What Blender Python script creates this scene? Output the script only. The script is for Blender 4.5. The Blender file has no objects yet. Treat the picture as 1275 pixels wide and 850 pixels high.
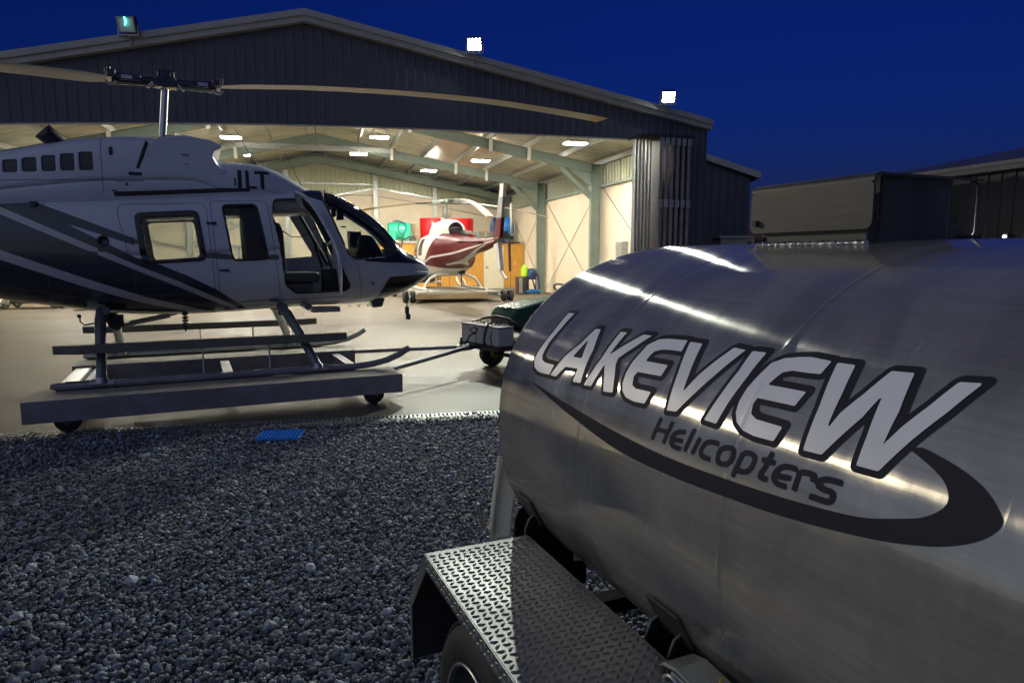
import bpy, math, random
import numpy as np
from mathutils import Vector, Matrix
random.seed(7); RNG=np.random.default_rng(7)
R=math.radians
SC=bpy.context.scene
COL=SC.collection

# ------------------------------------------------------------------ mesh helpers
class MB:
    def __init__(s): s.v=[]; s.f=[]; s.smooth=[]
    def add(s,v,f,sm=False):
        o=len(s.v); s.v+= [tuple(p) for p in v]; s.f+=[tuple(i+o for i in q) for q in f]; s.smooth+=[sm]*len(f); return s
    def box(s,c,d,rot=None):
        hx,hy,hz=d[0]/2,d[1]/2,d[2]/2
        v=[Vector((x*hx,y*hy,z*hz)) for x in (-1,1) for y in (-1,1) for z in (-1,1)]
        if rot is not None: v=[rot@p for p in v]
        v=[p+Vector(c) for p in v]
        return s.add(v,[(0,1,3,2),(4,6,7,5),(0,4,5,1),(2,3,7,6),(0,2,6,4),(1,5,7,3)])
    def b2(s,a,b):
        return s.box(((a[0]+b[0])/2,(a[1]+b[1])/2,(a[2]+b[2])/2),(abs(b[0]-a[0]),abs(b[1]-a[1]),abs(b[2]-a[2])))
    def beam(s,p,q,w,h,up=(0,0,1)):
        p=Vector(p);q=Vector(q);d=(q-p).normalized();u=Vector(up)
        x=d.cross(u); 
        if x.length<1e-4: x=d.cross(Vector((0,1,0)))
        x.normalize(); z=x.cross(d)
        v=[e+x*sx*w/2+z*sz*h/2 for e in (p,q) for sx,sz in ((-1,-1),(1,-1),(1,1),(-1,1))]
        return s.add(v,[(0,1,2,3),(7,6,5,4),(0,4,5,1),(1,5,6,2),(2,6,7,3),(3,7,4,0)])
    def ibeam(s,p,q,w,h,t=.015,up=(0,0,1)):
        p=Vector(p);q=Vector(q);d=(q-p).normalized();u=Vector(up)
        x=d.cross(u).normalized(); z=x.cross(d)
        for sz in (-1,1): s.beam(p+z*sz*(h/2-t/2),q+z*sz*(h/2-t/2),w,t,up)
        s.beam(p,q,t,h-2*t,up); return s
    def tube(s,pts,r,n=10,cap=True,sm=True):
        pts=[Vector(p) for p in pts]; rr=r if isinstance(r,(list,tuple)) else [r]*len(pts)
        rings=[];prev=None
        for i,p in enumerate(pts):
            d=(pts[min(i+1,len(pts)-1)]-pts[max(i-1,0)]).normalized()
            a=Vector((0,0,1)) if abs(d.z)<.9 else Vector((1,0,0))
            if prev is not None: a=prev
            x=d.cross(a).normalized(); y=x.cross(d).normalized(); prev=y
            rings.append([p+(x*math.cos(k*2*math.pi/n)+y*math.sin(k*2*math.pi/n))*rr[i] for k in range(n)])
        v=[q for g in rings for q in g]; f=[]
        for i in range(len(pts)-1):
            for k in range(n):
                a=i*n+k;b=i*n+(k+1)%n; f.append((a,b,b+n,a+n))
        s.add(v,f,sm)
        if cap: 
            s.add(rings[0],[tuple(range(n))[::-1]]); s.add(rings[-1],[tuple(range(n))])
        return s
    def prism(s,poly,axis,a,b):
        # poly: list of 2D ; axis 0/1/2 is the extrusion axis
        def P(u,v,w):
            return {0:(w,u,v),1:(u,w,v),2:(u,v,w)}[axis]
        n=len(poly)
        v=[P(u,w,a) for u,w in poly]+[P(u,w,b) for u,w in poly]
        f=[tuple(range(n))[::-1],tuple(range(n,2*n))]+[(i,(i+1)%n,(i+1)%n+n,i+n) for i in range(n)]
        return s.add(v,f)
    def lathe(s,prof,c,axis=(0,0,1),n=24,sm=True,a0=0,a1=2*math.pi):
        ax=Vector(axis).normalized(); t=Vector((1,0,0)) if abs(ax.x)<.9 else Vector((0,1,0))
        x=ax.cross(t).normalized(); y=ax.cross(x); c=Vector(c)
        full=abs(a1-a0-2*math.pi)<1e-6; m=n if full else n+1
        v=[];f=[]
        for r,h in prof:
            for k in range(m):
                th=a0+(a1-a0)*k/n
                v.append(c+ax*h+(x*math.cos(th)+y*math.sin(th))*r)
        for i in range(len(prof)-1):
            for k in range(n):
                k2=(k+1)%m
                f.append((i*m+k,i*m+k2,(i+1)*m+k2,(i+1)*m+k))
        return s.add(v,f,sm)
    def ball(s,c,r,n=12,sc=(1,1,1)):
        prof=[(max(1e-4,r*math.sin(math.pi*i/n)),-r*math.cos(math.pi*i/n)) for i in range(n+1)]
        o=len(s.v); s.lathe(prof,(0,0,0),n=n*2)
        for i in range(o,len(s.v)):
            p=s.v[i]; s.v[i]=(c[0]+p[0]*sc[0],c[1]+p[1]*sc[1],c[2]+p[2]*sc[2])
        return s
    def xform(s,M,o=0):
        for i in range(o,len(s.v)): s.v[i]=tuple(M@Vector(s.v[i]))
        return s
    def build(s,name,mat,parent=None,bevel=0,subsurf=0,solid=0,label=None):
        me=bpy.data.meshes.new(name); me.from_pydata([tuple(p) for p in s.v],[],s.f); 
        me.polygons.foreach_set('use_smooth',s.smooth); me.validate(); me.update()
        return link(name,me,mat,parent,bevel,solid,label)
def link(name,me,mat,parent=None,bevel=0,solid=0,label=None):
    ob=bpy.data.objects.new(name,me); COL.objects.link(ob)
    for m in (mat if isinstance(mat,(list,tuple)) else [mat]): me.materials.append(m)
    if parent is not None: ob.parent=parent
    if bevel:
        b=ob.modifiers.new('bevel','BEVEL'); b.width=bevel; b.segments=2; b.limit_method='ANGLE'; b.angle_limit=R(40)
    if solid:
        b=ob.modifiers.new('solid','SOLIDIFY'); b.thickness=abs(solid); b.offset=-1 if solid>0 else 1
    if label: ob['label']=label
    return ob
def thing(name,label,cat,loc=(0,0,0),rotz=0,group=None):
    o=bpy.data.objects.new(name,None); COL.objects.link(o); o.empty_display_size=.3
    o.location=loc; o.rotation_euler=(0,0,rotz); o['label']=label; o['category']=cat
    if group: o['group']=group
    return o
def tag(o,label,cat,group=None):
    o['label']=label;o['category']=cat
    if group:o['group']=group
    return o
def kind(o,k,label=None):
    o['kind']=k
    if label: o['label']=label
    return o
def copy_tree(o,parent=None):
    c=o.copy(); COL.objects.link(c)
    if parent is not None: c.parent=parent
    for ch in [x for x in bpy.data.objects if x.parent==o]: copy_tree(ch,c)
    return c

# signed distance of polygons / strokes (numpy), negative inside
def seg_d(px,py,a,b):
    ax,ay=a;bx,by=b; dx,dy=bx-ax,by-ay; L=dx*dx+dy*dy+1e-12
    t=np.clip(((px-ax)*dx+(py-ay)*dy)/L,0,1)
    return np.hypot(px-ax-t*dx,py-ay-t*dy)
def poly_sdf(px,py,P):
    d=np.full(px.shape,1e9); ins=np.zeros(px.shape,bool); n=len(P)
    for i in range(n):
        a=P[i];b=P[(i+1)%n]; d=np.minimum(d,seg_d(px,py,a,b))
        c=((a[1]>py)!=(b[1]>py))
        with np.errstate(divide='ignore',invalid='ignore'):
            xx=(b[0]-a[0])*(py-a[1])/((b[1]-a[1]) if b[1]!=a[1] else 1e-12)+a[0]
        ins^=(c&(px<xx))
    return np.where(ins,-d,d)
def stroke_sdf(px,py,P,w):
    d=np.full(px.shape,1e9)
    for i in range(len(P)-1): d=np.minimum(d,seg_d(px,py,P[i],P[i+1]))
    d=d-w
    closed=math.hypot(P[0][0]-P[-1][0],P[0][1]-P[-1][1])<1e-3
    if not closed:
        for e,g in ((P[0],P[1]),(P[-1],P[-2])):
            ux,uy=e[0]-g[0],e[1]-g[1]; L=math.hypot(ux,uy); ux/=L;uy/=L
            near=np.hypot(px-e[0],py-e[1])<w*1.6
            pl=(px-e[0])*ux+(py-e[1])*uy
            d=np.where(near,np.maximum(d,pl),d)
    return d
def rpoly(P,r,n=5):
    # rounded polygon corners
    out=[];m=len(P)
    for i in range(m):
        p0=Vector(P[i-1]);p=Vector(P[i]);p1=Vector(P[(i+1)%m])
        a=(p0-p);b=(p1-p);k=min(r,a.length*.45,b.length*.45)
        A=p+a.normalized()*k;B=p+b.normalized()*k
        for j in range(n+1):
            t=j/n; q=A*(1-t)**2+p*2*t*(1-t)+B*t*t; out.append((q.x,q.y))
    return out
# parametric surface kept where field<0, cut cleanly along field=0
def patch(us,vs,mapf,field,flip=True):
    U,V=np.meshgrid(us,vs,indexing='ij'); X=mapf(U,V); F=field(U,V,X) if field is not None else np.full(U.shape,-1.)
    F=np.where(np.abs(F)<1e-7,-1e-7,F)
    n,m=U.shape; ins=F<0
    idx=-np.ones(U.shape,int); flat=X.reshape(-1,3)
    cnt=ins[:-1,:-1].astype(int)+ins[1:,:-1]+ins[1:,1:]+ins[:-1,1:]
    used=np.argwhere(ins); verts=[]; 
    idx[ins]=np.arange(len(used)); verts=[tuple(v) for v in X[ins]]
    faces=[]
    full=np.argwhere(cnt==4)
    for i,j in full: faces.append((idx[i,j],idx[i+1,j],idx[i+1,j+1],idx[i,j+1]))
    ed={}
    def ev(a,b):
        k=(a,b) if a<b else (b,a)
        if k in ed: return ed[k]
        fa,fb=F[k[0]],F[k[1]]; t=fa/(fa-fb); 
        verts.append(tuple(X[k[0]]*(1-t)+X[k[1]]*t)); ed[k]=len(verts)-1; return ed[k]
    for i,j in np.argwhere((cnt>0)&(cnt<4)):
        cs=[(i,j),(i+1,j),(i+1,j+1),(i,j+1)]; poly=[]
        for q in range(4):
            a=cs[q];b=cs[(q+1)%4]
            if ins[a]: poly.append(int(idx[a]))
            if ins[a]!=ins[b]: poly.append(ev(a,b))
        if len(poly)>=3: faces.append(tuple(poly))
    mb=MB(); mb.v=verts; mb.f=[tuple(int(k) for k in (f[::-1] if flip else f)) for f in faces]; mb.smooth=[True]*len(faces)
    return mb
def interp(tab,x):
    xs=[t[0] for t in tab]; ys=[t[1] for t in tab]
    return np.interp(x,xs,ys)
def smoothtab(tab,it=1):
    # Catmull-Rom resample for smooth profiles
    xs=[t[0] for t in tab]; ys=[t[1] for t in tab]; out=[]
    for i in range(len(tab)-1):
        y0=ys[max(i-1,0)];y1=ys[i];y2=ys[i+1];y3=ys[min(i+2,len(tab)-1)]
        x0=xs[max(i-1,0)];x1=xs[i];x2=xs[i+1];x3=xs[min(i+2,len(tab)-1)]
        m1=(y2-y0)/(x2-x0)*(x2-x1);m2=(y3-y1)/(x3-x1)*(x2-x1)
        for k in range(8):
            t=k/8; h=(2*t**3-3*t*t+1)*y1+(t**3-2*t*t+t)*m1+(-2*t**3+3*t*t)*y2+(t**3-t*t)*m2
            out.append((x1+(x2-x1)*t,h))
    out.append((xs[-1],ys[-1])); return out

# ------------------------------------------------------------------ materials
def nt(name):
    m=bpy.data.materials.new(name); m.use_nodes=True; t=m.node_tree; t.nodes.clear()
    o=t.nodes.new('ShaderNodeOutputMaterial'); return m,t,o
def N(t,ty,**k):
    n=t.nodes.new(ty)
    for a,b in k.items():
        if a.startswith('_'): n.inputs[a[1:].replace('_',' ')].default_value=b
        else: setattr(n,a,b)
    return n
def mat(name,col,rough=.5,metal=0,var=.12,scale=4,bump=0,bscale=60,coat=0,stretch=(1,1,1),spec=.5,aniso=0,rvar=.1,dirt=0):
    m,t,o=nt(name); L=t.links.new
    b=N(t,'ShaderNodeBsdfPrincipled'); L(b.outputs[0],o.inputs[0])
    b.inputs['Metallic'].default_value=metal; b.inputs['Coat Weight'].default_value=coat; b.inputs['Specular IOR Level'].default_value=spec
    b.inputs['Anisotropic'].default_value=aniso
    tc=N(t,'ShaderNodeTexCoord'); mp=N(t,'ShaderNodeMapping'); mp.inputs['Scale'].default_value=stretch; L(tc.outputs['Object'],mp.inputs[0])
    n=N(t,'ShaderNodeTexNoise'); n.inputs['Scale'].default_value=scale; n.inputs['Detail'].default_value=8; n.inputs['Roughness'].default_value=.65; L(mp.outputs[0],n.inputs['Vector'])
    r=N(t,'ShaderNodeValToRGB'); c=Vector(col[:3]); 
    r.color_ramp.elements[0].position=.3; r.color_ramp.elements[1].position=.72
    r.color_ramp.elements[0].color=(*(c*(1-var)),1); r.color_ramp.elements[1].color=(*[min(1,x*(1+var)) for x in c],1)
    L(n.outputs[0],r.inputs[0]); src=r.outputs[0]
    if dirt:
        n2=N(t,'ShaderNodeTexNoise'); n2.inputs['Scale'].default_value=scale*.37; n2.inputs['Detail'].default_value=10; n2.inputs['Roughness'].default_value=.75; L(mp.outputs[0],n2.inputs['Vector'])
        r2=N(t,'ShaderNodeValToRGB'); r2.color_ramp.elements[0].position=.5; r2.color_ramp.elements[1].position=.72
        L(n2.outputs[0],r2.inputs[0]); mx=N(t,'ShaderNodeMix',data_type='RGBA'); 
        ml=N(t,'ShaderNodeMath',operation='MULTIPLY'); ml.inputs[1].default_value=dirt; L(r2.outputs[0],ml.inputs[0]); L(ml.outputs[0],mx.inputs[0]); L(src,mx.inputs[6]); mx.inputs[7].default_value=(.06,.05,.04,1); src=mx.outputs[2]
    L(src,b.inputs['Base Color'])
    mr=N(t,'ShaderNodeMapRange'); mr.inputs[3].default_value=max(.02,rough-rvar); mr.inputs[4].default_value=min(1,rough+rvar); L(n.outputs[0],mr.inputs[0]); L(mr.outputs[0],b.inputs['Roughness'])
    if bump:
        n3=N(t,'ShaderNodeTexNoise'); n3.inputs['Scale'].default_value=bscale; n3.inputs['Detail'].default_value=5; L(mp.outputs[0],n3.inputs['Vector'])
        bp=N(t,'ShaderNodeBump'); bp.inputs['Strength'].default_value=bump; bp.inputs['Distance'].default_value=.01; L(n3.outputs[0],bp.inputs['Height']); L(bp.outputs[0],b.inputs['Normal'])
    return m
def glassm(name,tint=(.75,.8,.8),gl=.9):
    m,t,o=nt(name); L=t.links.new
    tr=N(t,'ShaderNodeBsdfTransparent'); tr.inputs[0].default_value=(*tint,1)
    g=N(t,'ShaderNodeBsdfGlossy'); g.inputs['Roughness'].default_value=.03
    fr=N(t,'ShaderNodeFresnel'); fr.inputs[0].default_value=1.45
    mx=N(t,'ShaderNodeMixShader'); L(fr.outputs[0],mx.inputs[0]); L(tr.outputs[0],mx.inputs[1]); L(g.outputs[0],mx.inputs[2]); L(mx.outputs[0],o.inputs[0]); return m
def emit(name,col,st):
    m,t,o=nt(name); e=N(t,'ShaderNodeEmission'); e.inputs[0].default_value=(*col,1); e.inputs[1].default_value=st
    # faint tube pattern so the lamp face is not a flat card
    tc=N(t,'ShaderNodeTexCoord'); w=N(t,'ShaderNodeTexWave'); w.inputs['Scale'].default_value=4; t.links.new(tc.outputs['Object'],w.inputs[0])
    mr=N(t,'ShaderNodeMapRange'); mr.inputs[3].default_value=st*.75; mr.inputs[4].default_value=st*1.15; t.links.new(w.outputs[1],mr.inputs[0]); t.links.new(mr.outputs[0],e.inputs[1])
    t.links.new(e.outputs[0],o.inputs[0]); return m

M={}
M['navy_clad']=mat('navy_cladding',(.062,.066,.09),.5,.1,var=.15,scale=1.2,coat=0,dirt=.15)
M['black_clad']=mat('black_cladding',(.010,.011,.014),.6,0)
M['dark_clad']=mat('dark_cladding',(.03,.035,.05),.5,.1,scale=1.5)
M['step']=mat('step_grey_brown',(.13,.12,.105),.6,.1,var=.2,scale=6)
M['fascia']=mat('grey_fascia',(.36,.35,.33),.45,.2,scale=3,dirt=.25)
M['green_steel']=mat('green_grey_steel',(.20,.25,.215),.5,.1,scale=3,dirt=.2)
M['galv']=mat('galvanised_steel',(.42,.44,.42),.38,.7,scale=9,var=.2)
M['white_plate']=mat('white_plate',(.72,.70,.62),.5,0)
M['liner']=mat('cream_liner',(.66,.57,.43),.6,0,var=.06,scale=.9,dirt=.12)
M['upper_clad']=mat('olive_cladding',(.36,.37,.25),.45,.2,scale=1.5,var=.1)
M['black']=mat('black_rubber',(.018,.018,.02),.55,0,var=.3,scale=20)
M['black_gloss']=mat('black_paint',(.012,.012,.016),.22,0,coat=.3)
M['matt_black']=mat('matt_black_paint',(.012,.012,.012),.9,0,spec=.05,var=.3,scale=9)
M['dark_grey']=mat('dark_grey_plastic',(.05,.05,.055),.5,0)
M['seat']=mat('seat_leather',(.035,.037,.042),.5,0,bump=.3)
M['heli_white']=mat('pale_aircraft_paint',(.52,.54,.62),.25,0,var=.08,scale=1.3,coat=.3,dirt=.14,rvar=.05)
M['heli_navy']=mat('navy_aircraft_paint',(.022,.028,.042),.2,0,var=.15,scale=1.3,coat=.35,rvar=.05)
M['heli_grey']=mat('grey_aircraft_paint',(.085,.09,.105),.25,0,var=.1,coat=.3,rvar=.05)
M['stripe']=mat('silver_stripe_paint',(.42,.42,.46),.25,.1,var=.06,coat=.3)
M['chrome']=mat('polished_steel',(.42,.42,.43),.33,.8,var=.1,scale=12)
M['steel']=mat('worn_steel',(.32,.32,.34),.4,.9,var=.25,scale=14)
M['dark_steel']=mat('oily_dark_steel',(.06,.062,.07),.38,.7,var=.3,scale=20)
M['blade']=mat('rotor_blade_paint',(.42,.37,.30),.45,0,var=.12,scale=2,stretch=(1,6,1),dirt=.2)
M['blade_tip']=mat('yellow_tip_paint',(.55,.33,.08),.45,0)
M['deck']=mat('dolly_deck_ply',(.30,.27,.22),.7,0,var=.2,scale=3,stretch=(1,5,1),dirt=.5,bump=.2)
M['dolly_paint']=mat('dolly_grey_paint',(.20,.195,.22),.5,.1,var=.2,scale=5,dirt=.6)
M['green']=mat('green_machine_paint',(.008,.07,.035),.25,0,var=.12,coat=.4)
M['green_tank']=mat('green_plastic',(.03,.42,.25),.4,0,var=.08)
M['red']=mat('red_plastic',(.62,.012,.015),.4,0,var=.1,scale=3)
M['maroon']=mat('maroon_paint',(.11,.006,.012),.38,0,var=.15,coat=0,spec=.25)
M['pearl']=mat('white_aircraft_paint',(.72,.70,.66),.3,0,var=.05,coat=.3)
M['ply']=mat('orange_ply',(.52,.26,.045),.45,0,var=.18,scale=2.5,stretch=(4,1,1))
M['door_cream']=mat('cream_door_paint',(.62,.58,.44),.5,0,var=.05)
M['yellow']=mat('yellow_paint',(.62,.42,.02),.4,0)
M['lime']=mat('lime_plastic',(.35,.62,.03),.4,0)
M['blue']=mat('blue_plastic',(.01,.17,.55),.35,0,var=.12)
M['blue_dark']=mat('dark_blue_plastic',(.012,.05,.16),.4,0)
M['blue_mat']=mat('bright_blue_mat',(.015,.20,.72),.5,0,var=.15,scale=14)
M['batt']=mat('grey_battery_case',(.40,.41,.43),.5,0,var=.06,dirt=.15)
M['tyre']=mat('tyre_rubber',(.024,.024,.026),.75,0,var=.3,scale=12,bump=.2)
M['rim']=mat('rim_paint',(.06,.06,.065),.4,.5,var=.2)
M['wood']=mat('weathered_timber',(.30,.22,.13),.7,0,var=.3,scale=5,stretch=(1,8,8),dirt=.4)
M['glass']=glassm('clear_pane'); M['glass_dark']=glassm('smoked_pane',(.10,.12,.14))
M['lettering']=mat('white_vinyl',(.90,.90,.92),.38,.0,var=.05,scale=6,dirt=.05)
M['lettering_dark']=mat('charcoal_vinyl',(.034,.034,.044),.6,0,spec=.1,var=.12,scale=6)
M['concrete_box']=mat('painted_crate',(.33,.33,.29),.6,0)
M['lamp']=emit('lamp_face',(1,.94,.80),335)
M['flood']=emit('flood_face',(.86,1,.97),60)
M['faint']=emit('faint_tube',(.15,.9,.9),2.2)
M['star']=emit('small_white_led',(.75,.82,1),160)

# roof lining: crinkled foil
m,t,o=nt('foil_roof_lining'); L=t.links.new; b=N(t,'ShaderNodeBsdfPrincipled'); L(b.outputs[0],o.inputs[0])
tc=N(t,'ShaderNodeTexCoord'); mp=N(t,'ShaderNodeMapping'); mp.inputs['Scale'].default_value=(.5,3,1); L(tc.outputs['Object'],mp.inputs[0])
n=N(t,'ShaderNodeTexNoise'); n.inputs['Scale'].default_value=2.6; n.inputs['Detail'].default_value=9; n.inputs['Roughness'].default_value=.7; L(mp.outputs[0],n.inputs[0])
r=N(t,'ShaderNodeValToRGB'); L(n.outputs[0],r.inputs[0]); e=r.color_ramp.elements; e[0].position=.3;e[0].color=(.26,.27,.20,1);e[1].position=.68;e[1].color=(.85,.80,.68,1)
q=e.new(.52); q.color=(.52,.52,.43,1); L(r.outputs[0],b.inputs['Base Color']); b.inputs['Roughness'].default_value=.34; b.inputs['Metallic'].default_value=.45
bp=N(t,'ShaderNodeBump'); bp.inputs['Strength'].default_value=.55; bp.inputs['Distance'].default_value=.06; L(n.outputs[0],bp.inputs['Height']); L(bp.outputs[0],b.inputs['Normal']); M['foil']=m

# concrete
m,t,o=nt('concrete'); L=t.links.new; b=N(t,'ShaderNodeBsdfPrincipled'); L(b.outputs[0],o.inputs[0])
tc=N(t,'ShaderNodeTexCoord'); 
n1=N(t,'ShaderNodeTexNoise'); n1.inputs['Scale'].default_value=.55; n1.inputs['Detail'].default_value=10; n1.inputs['Roughness'].default_value=.68; n1.inputs['Distortion'].default_value=.8
mp=N(t,'ShaderNodeMapping'); mp.inputs['Scale'].default_value=(.45,1.6,1); mp.inputs['Rotation'].default_value=(0,0,R(-12)); L(tc.outputs['Object'],mp.inputs[0]); L(mp.outputs[0],n1.inputs[0])
r=N(t,'ShaderNodeValToRGB'); e=r.color_ramp.elements; e[0].position=.28; e[0].color=(.055,.043,.028,1); e[1].position=.7; e[1].color=(.21,.165,.11,1); q=e.new(.46); q.color=(.12,.096,.064,1); L(n1.outputs[0],r.inputs[0])
n2=N(t,'ShaderNodeTexNoise'); n2.inputs['Scale'].default_value=14; n2.inputs['Detail'].default_value=8; L(tc.outputs['Object'],n2.inputs[0])
mx=N(t,'ShaderNodeMix',data_type='RGBA',blend_type='MULTIPLY'); mx.inputs[0].default_value=.35; L(r.outputs[0],mx.inputs[6]); L(n2.outputs[0],mx.inputs[7])
n4=N(t,'ShaderNodeTexNoise'); n4.inputs['Scale'].default_value=1.1; n4.inputs['Detail'].default_value=6; n4.inputs['Distortion'].default_value=1.5; mp4=N(t,'ShaderNodeMapping'); mp4.inputs['Scale'].default_value=(.35,1.9,1); mp4.inputs['Rotation'].default_value=(0,0,R(35)); L(tc.outputs['Object'],mp4.inputs[0]); L(mp4.outputs[0],n4.inputs[0])
r4=N(t,'ShaderNodeValToRGB'); r4.color_ramp.elements[0].position=.55; r4.color_ramp.elements[1].position=.66; r4.color_ramp.elements[1].color=(.6,.6,.6,1); L(n4.outputs[0],r4.inputs[0])
m4=N(t,'ShaderNodeMix',data_type='RGBA'); L(r4.outputs[0],m4.inputs[0]); L(mx.outputs[2],m4.inputs[6]); m4.inputs[7].default_value=(.085,.07,.055,1); L(m4.outputs[2],b.inputs['Base Color'])
mr=N(t,'ShaderNodeMapRange'); mr.inputs[1].default_value=.3; mr.inputs[2].default_value=.7; mr.inputs[3].default_value=.42; mr.inputs[4].default_value=.72; L(n1.outputs[0],mr.inputs[0]); L(mr.outputs[0],b.inputs['Roughness'])
bp=N(t,'ShaderNodeBump'); bp.inputs['Strength'].default_value=.15; bp.inputs['Distance'].default_value=.004; L(n2.outputs[0],bp.inputs['Height']); L(bp.outputs[0],b.inputs['Normal']); M['concrete']=m

# stones: tone varies stone by stone through a colour attribute
m,t,o=nt('gravel_stone'); L=t.links.new; b=N(t,'ShaderNodeBsdfPrincipled'); L(b.outputs[0],o.inputs[0])
at=N(t,'ShaderNodeAttribute',attribute_name='tone'); n=N(t,'ShaderNodeTexNoise'); n.inputs['Scale'].default_value=70; n.inputs['Detail'].default_value=5
tc=N(t,'ShaderNodeTexCoord'); L(tc.outputs['Object'],n.inputs[0]); mx=N(t,'ShaderNodeMix',data_type='RGBA',blend_type='MULTIPLY'); mx.inputs[0].default_value=.45
L(at.outputs['Color'],mx.inputs[6]); L(n.outputs[0],mx.inputs[7]); L(mx.outputs[2],b.inputs['Base Color']); b.inputs['Roughness'].default_value=.72
bp=N(t,'ShaderNodeBump'); bp.inputs['Strength'].default_value=.5; bp.inputs['Distance'].default_value=.003; L(n.outputs[0],bp.inputs['Height']); L(bp.outputs[0],b.inputs['Normal']); M['stone']=m
m,t,o=nt('gravel_bed'); L=t.links.new; b=N(t,'ShaderNodeBsdfPrincipled'); L(b.outputs[0],o.inputs[0]); tc=N(t,'ShaderNodeTexCoord')
v=N(t,'ShaderNodeTexVoronoi'); v.inputs['Scale'].default_value=26; L(tc.outputs['Object'],v.inputs['Vector']); mx=N(t,'ShaderNodeMix',data_type='RGBA',blend_type='MULTIPLY'); mx.inputs[0].default_value=.8; mx.inputs[6].default_value=(.14,.14,.16,1); L(v.outputs['Color'],mx.inputs[7]); L(mx.outputs[2],b.inputs['Base Color']); b.inputs['Roughness'].default_value=.7
bp=N(t,'ShaderNodeBump'); bp.inputs['Strength'].default_value=1; bp.inputs['Distance'].default_value=.02; bp.invert=True; L(v.outputs['Distance'],bp.inputs['Height']); L(bp.outputs[0],b.inputs['Normal']); M['bed']=m

# brushed tank aluminium (grain runs round the barrel)
def brushed(name,base=(.74,.70,.62),rough=.155,aniso=1.0,uv=True,sx=(1.2,26,1),metal=.66):
    m,t,o=nt(name); L=t.links.new; b=N(t,'ShaderNodeBsdfPrincipled'); L(b.outputs[0],o.inputs[0]); b.inputs['Metallic'].default_value=metal
    u=N(t,'ShaderNodeUVMap',uv_map='UVMap') if uv else N(t,'ShaderNodeTexCoord')
    src=u.outputs[0] if uv else u.outputs['Object']
    mp=N(t,'ShaderNodeMapping'); mp.inputs['Scale'].default_value=sx; L(src,mp.inputs[0])
    n=N(t,'ShaderNodeTexNoise'); n.inputs['Scale'].default_value=3.2; n.inputs['Detail'].default_value=12; n.inputs['Roughness'].default_value=.7; L(mp.outputs[0],n.inputs[0])
    mp2=N(t,'ShaderNodeMapping'); mp2.inputs['Scale'].default_value=(2.2,1.1,1) ; L(src,mp2.inputs[0])
    n2=N(t,'ShaderNodeTexNoise'); n2.inputs['Scale'].default_value=2.4; n2.inputs['Detail'].default_value=9; n2.inputs['Roughness'].default_value=.62; n2.inputs['Distortion'].default_value=.5; L(mp2.outputs[0],n2.inputs[0])
    # fine scratches at slanted angles
    mp3=N(t,'ShaderNodeMapping'); mp3.inputs['Scale'].default_value=(60,3,1); mp3.inputs['Rotation'].default_value=(0,0,R(28)); L(src,mp3.inputs[0])
    n3=N(t,'ShaderNodeTexNoise'); n3.inputs['Scale'].default_value=2; n3.inputs['Detail'].default_value=4; L(mp3.outputs[0],n3.inputs[0])
    r3=N(t,'ShaderNodeValToRGB'); r3.color_ramp.elements[0].position=.66; r3.color_ramp.elements[1].position=.74; L(n3.outputs[0],r3.inputs[0])
    r=N(t,'ShaderNodeValToRGB'); c=Vector(base); e=r.color_ramp.elements; e[0].position=.32;e[0].color=(*(c*.72),1);e[1].position=.68;e[1].color=(*(c*1.12),1); L(n2.outputs[0],r.inputs[0])
    mx=N(t,'ShaderNodeMix',data_type='RGBA',blend_type='MULTIPLY'); mx.inputs[0].default_value=.5; L(r.outputs[0],mx.inputs[6]); L(n.outputs[0],mx.inputs[7])
    sc_=N(t,'ShaderNodeMix',data_type='RGBA'); ms=N(t,'ShaderNodeMath',operation='MULTIPLY'); ms.inputs[1].default_value=.09; L(r3.outputs[0],ms.inputs[0]); L(ms.outputs[0],sc_.inputs[0]); L(mx.outputs[2],sc_.inputs[6]); sc_.inputs[7].default_value=(.85,.85,.85,1)
    L(sc_.outputs[2],b.inputs['Base Color'])
    a1=N(t,'ShaderNodeMapRange'); a1.inputs[1].default_value=.3;a1.inputs[2].default_value=.7; a1.inputs[3].default_value=rough-.08; a1.inputs[4].default_value=rough+.13; L(n2.outputs[0],a1.inputs[0])
    a2=N(t,'ShaderNodeMath',operation='MULTIPLY_ADD'); L(r3.outputs[0],a2.inputs[0]); a2.inputs[1].default_value=.12; L(a1.outputs[0],a2.inputs[2]); L(a2.outputs[0],b.inputs['Roughness'])
    b.inputs['Anisotropic'].default_value=aniso
    if uv:
        tg=N(t,'ShaderNodeTangent',direction_type='UV_MAP',uv_map='UVMap'); L(tg.outputs[0],b.inputs['Tangent'])
        b.inputs['Anisotropic Rotation'].default_value=ANISO_ROT
    bp=N(t,'ShaderNodeBump'); bp.inputs['Strength'].default_value=.03; bp.inputs['Distance'].default_value=.002; L(n.outputs[0],bp.inputs['Height']); L(bp.outputs[0],b.inputs['Normal'])
    return m
ANISO_ROT=0.0
M['tank']=brushed('brushed_tank_aluminium')
M['alu']=brushed('brushed_plate_aluminium',(.145,.143,.14),.52,0,False,(2,2,30))
M['tread']=brushed('tread_plate_aluminium',(.30,.31,.31),.44,0,False,(3,3,3))

SKY_FILL=1.4
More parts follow.
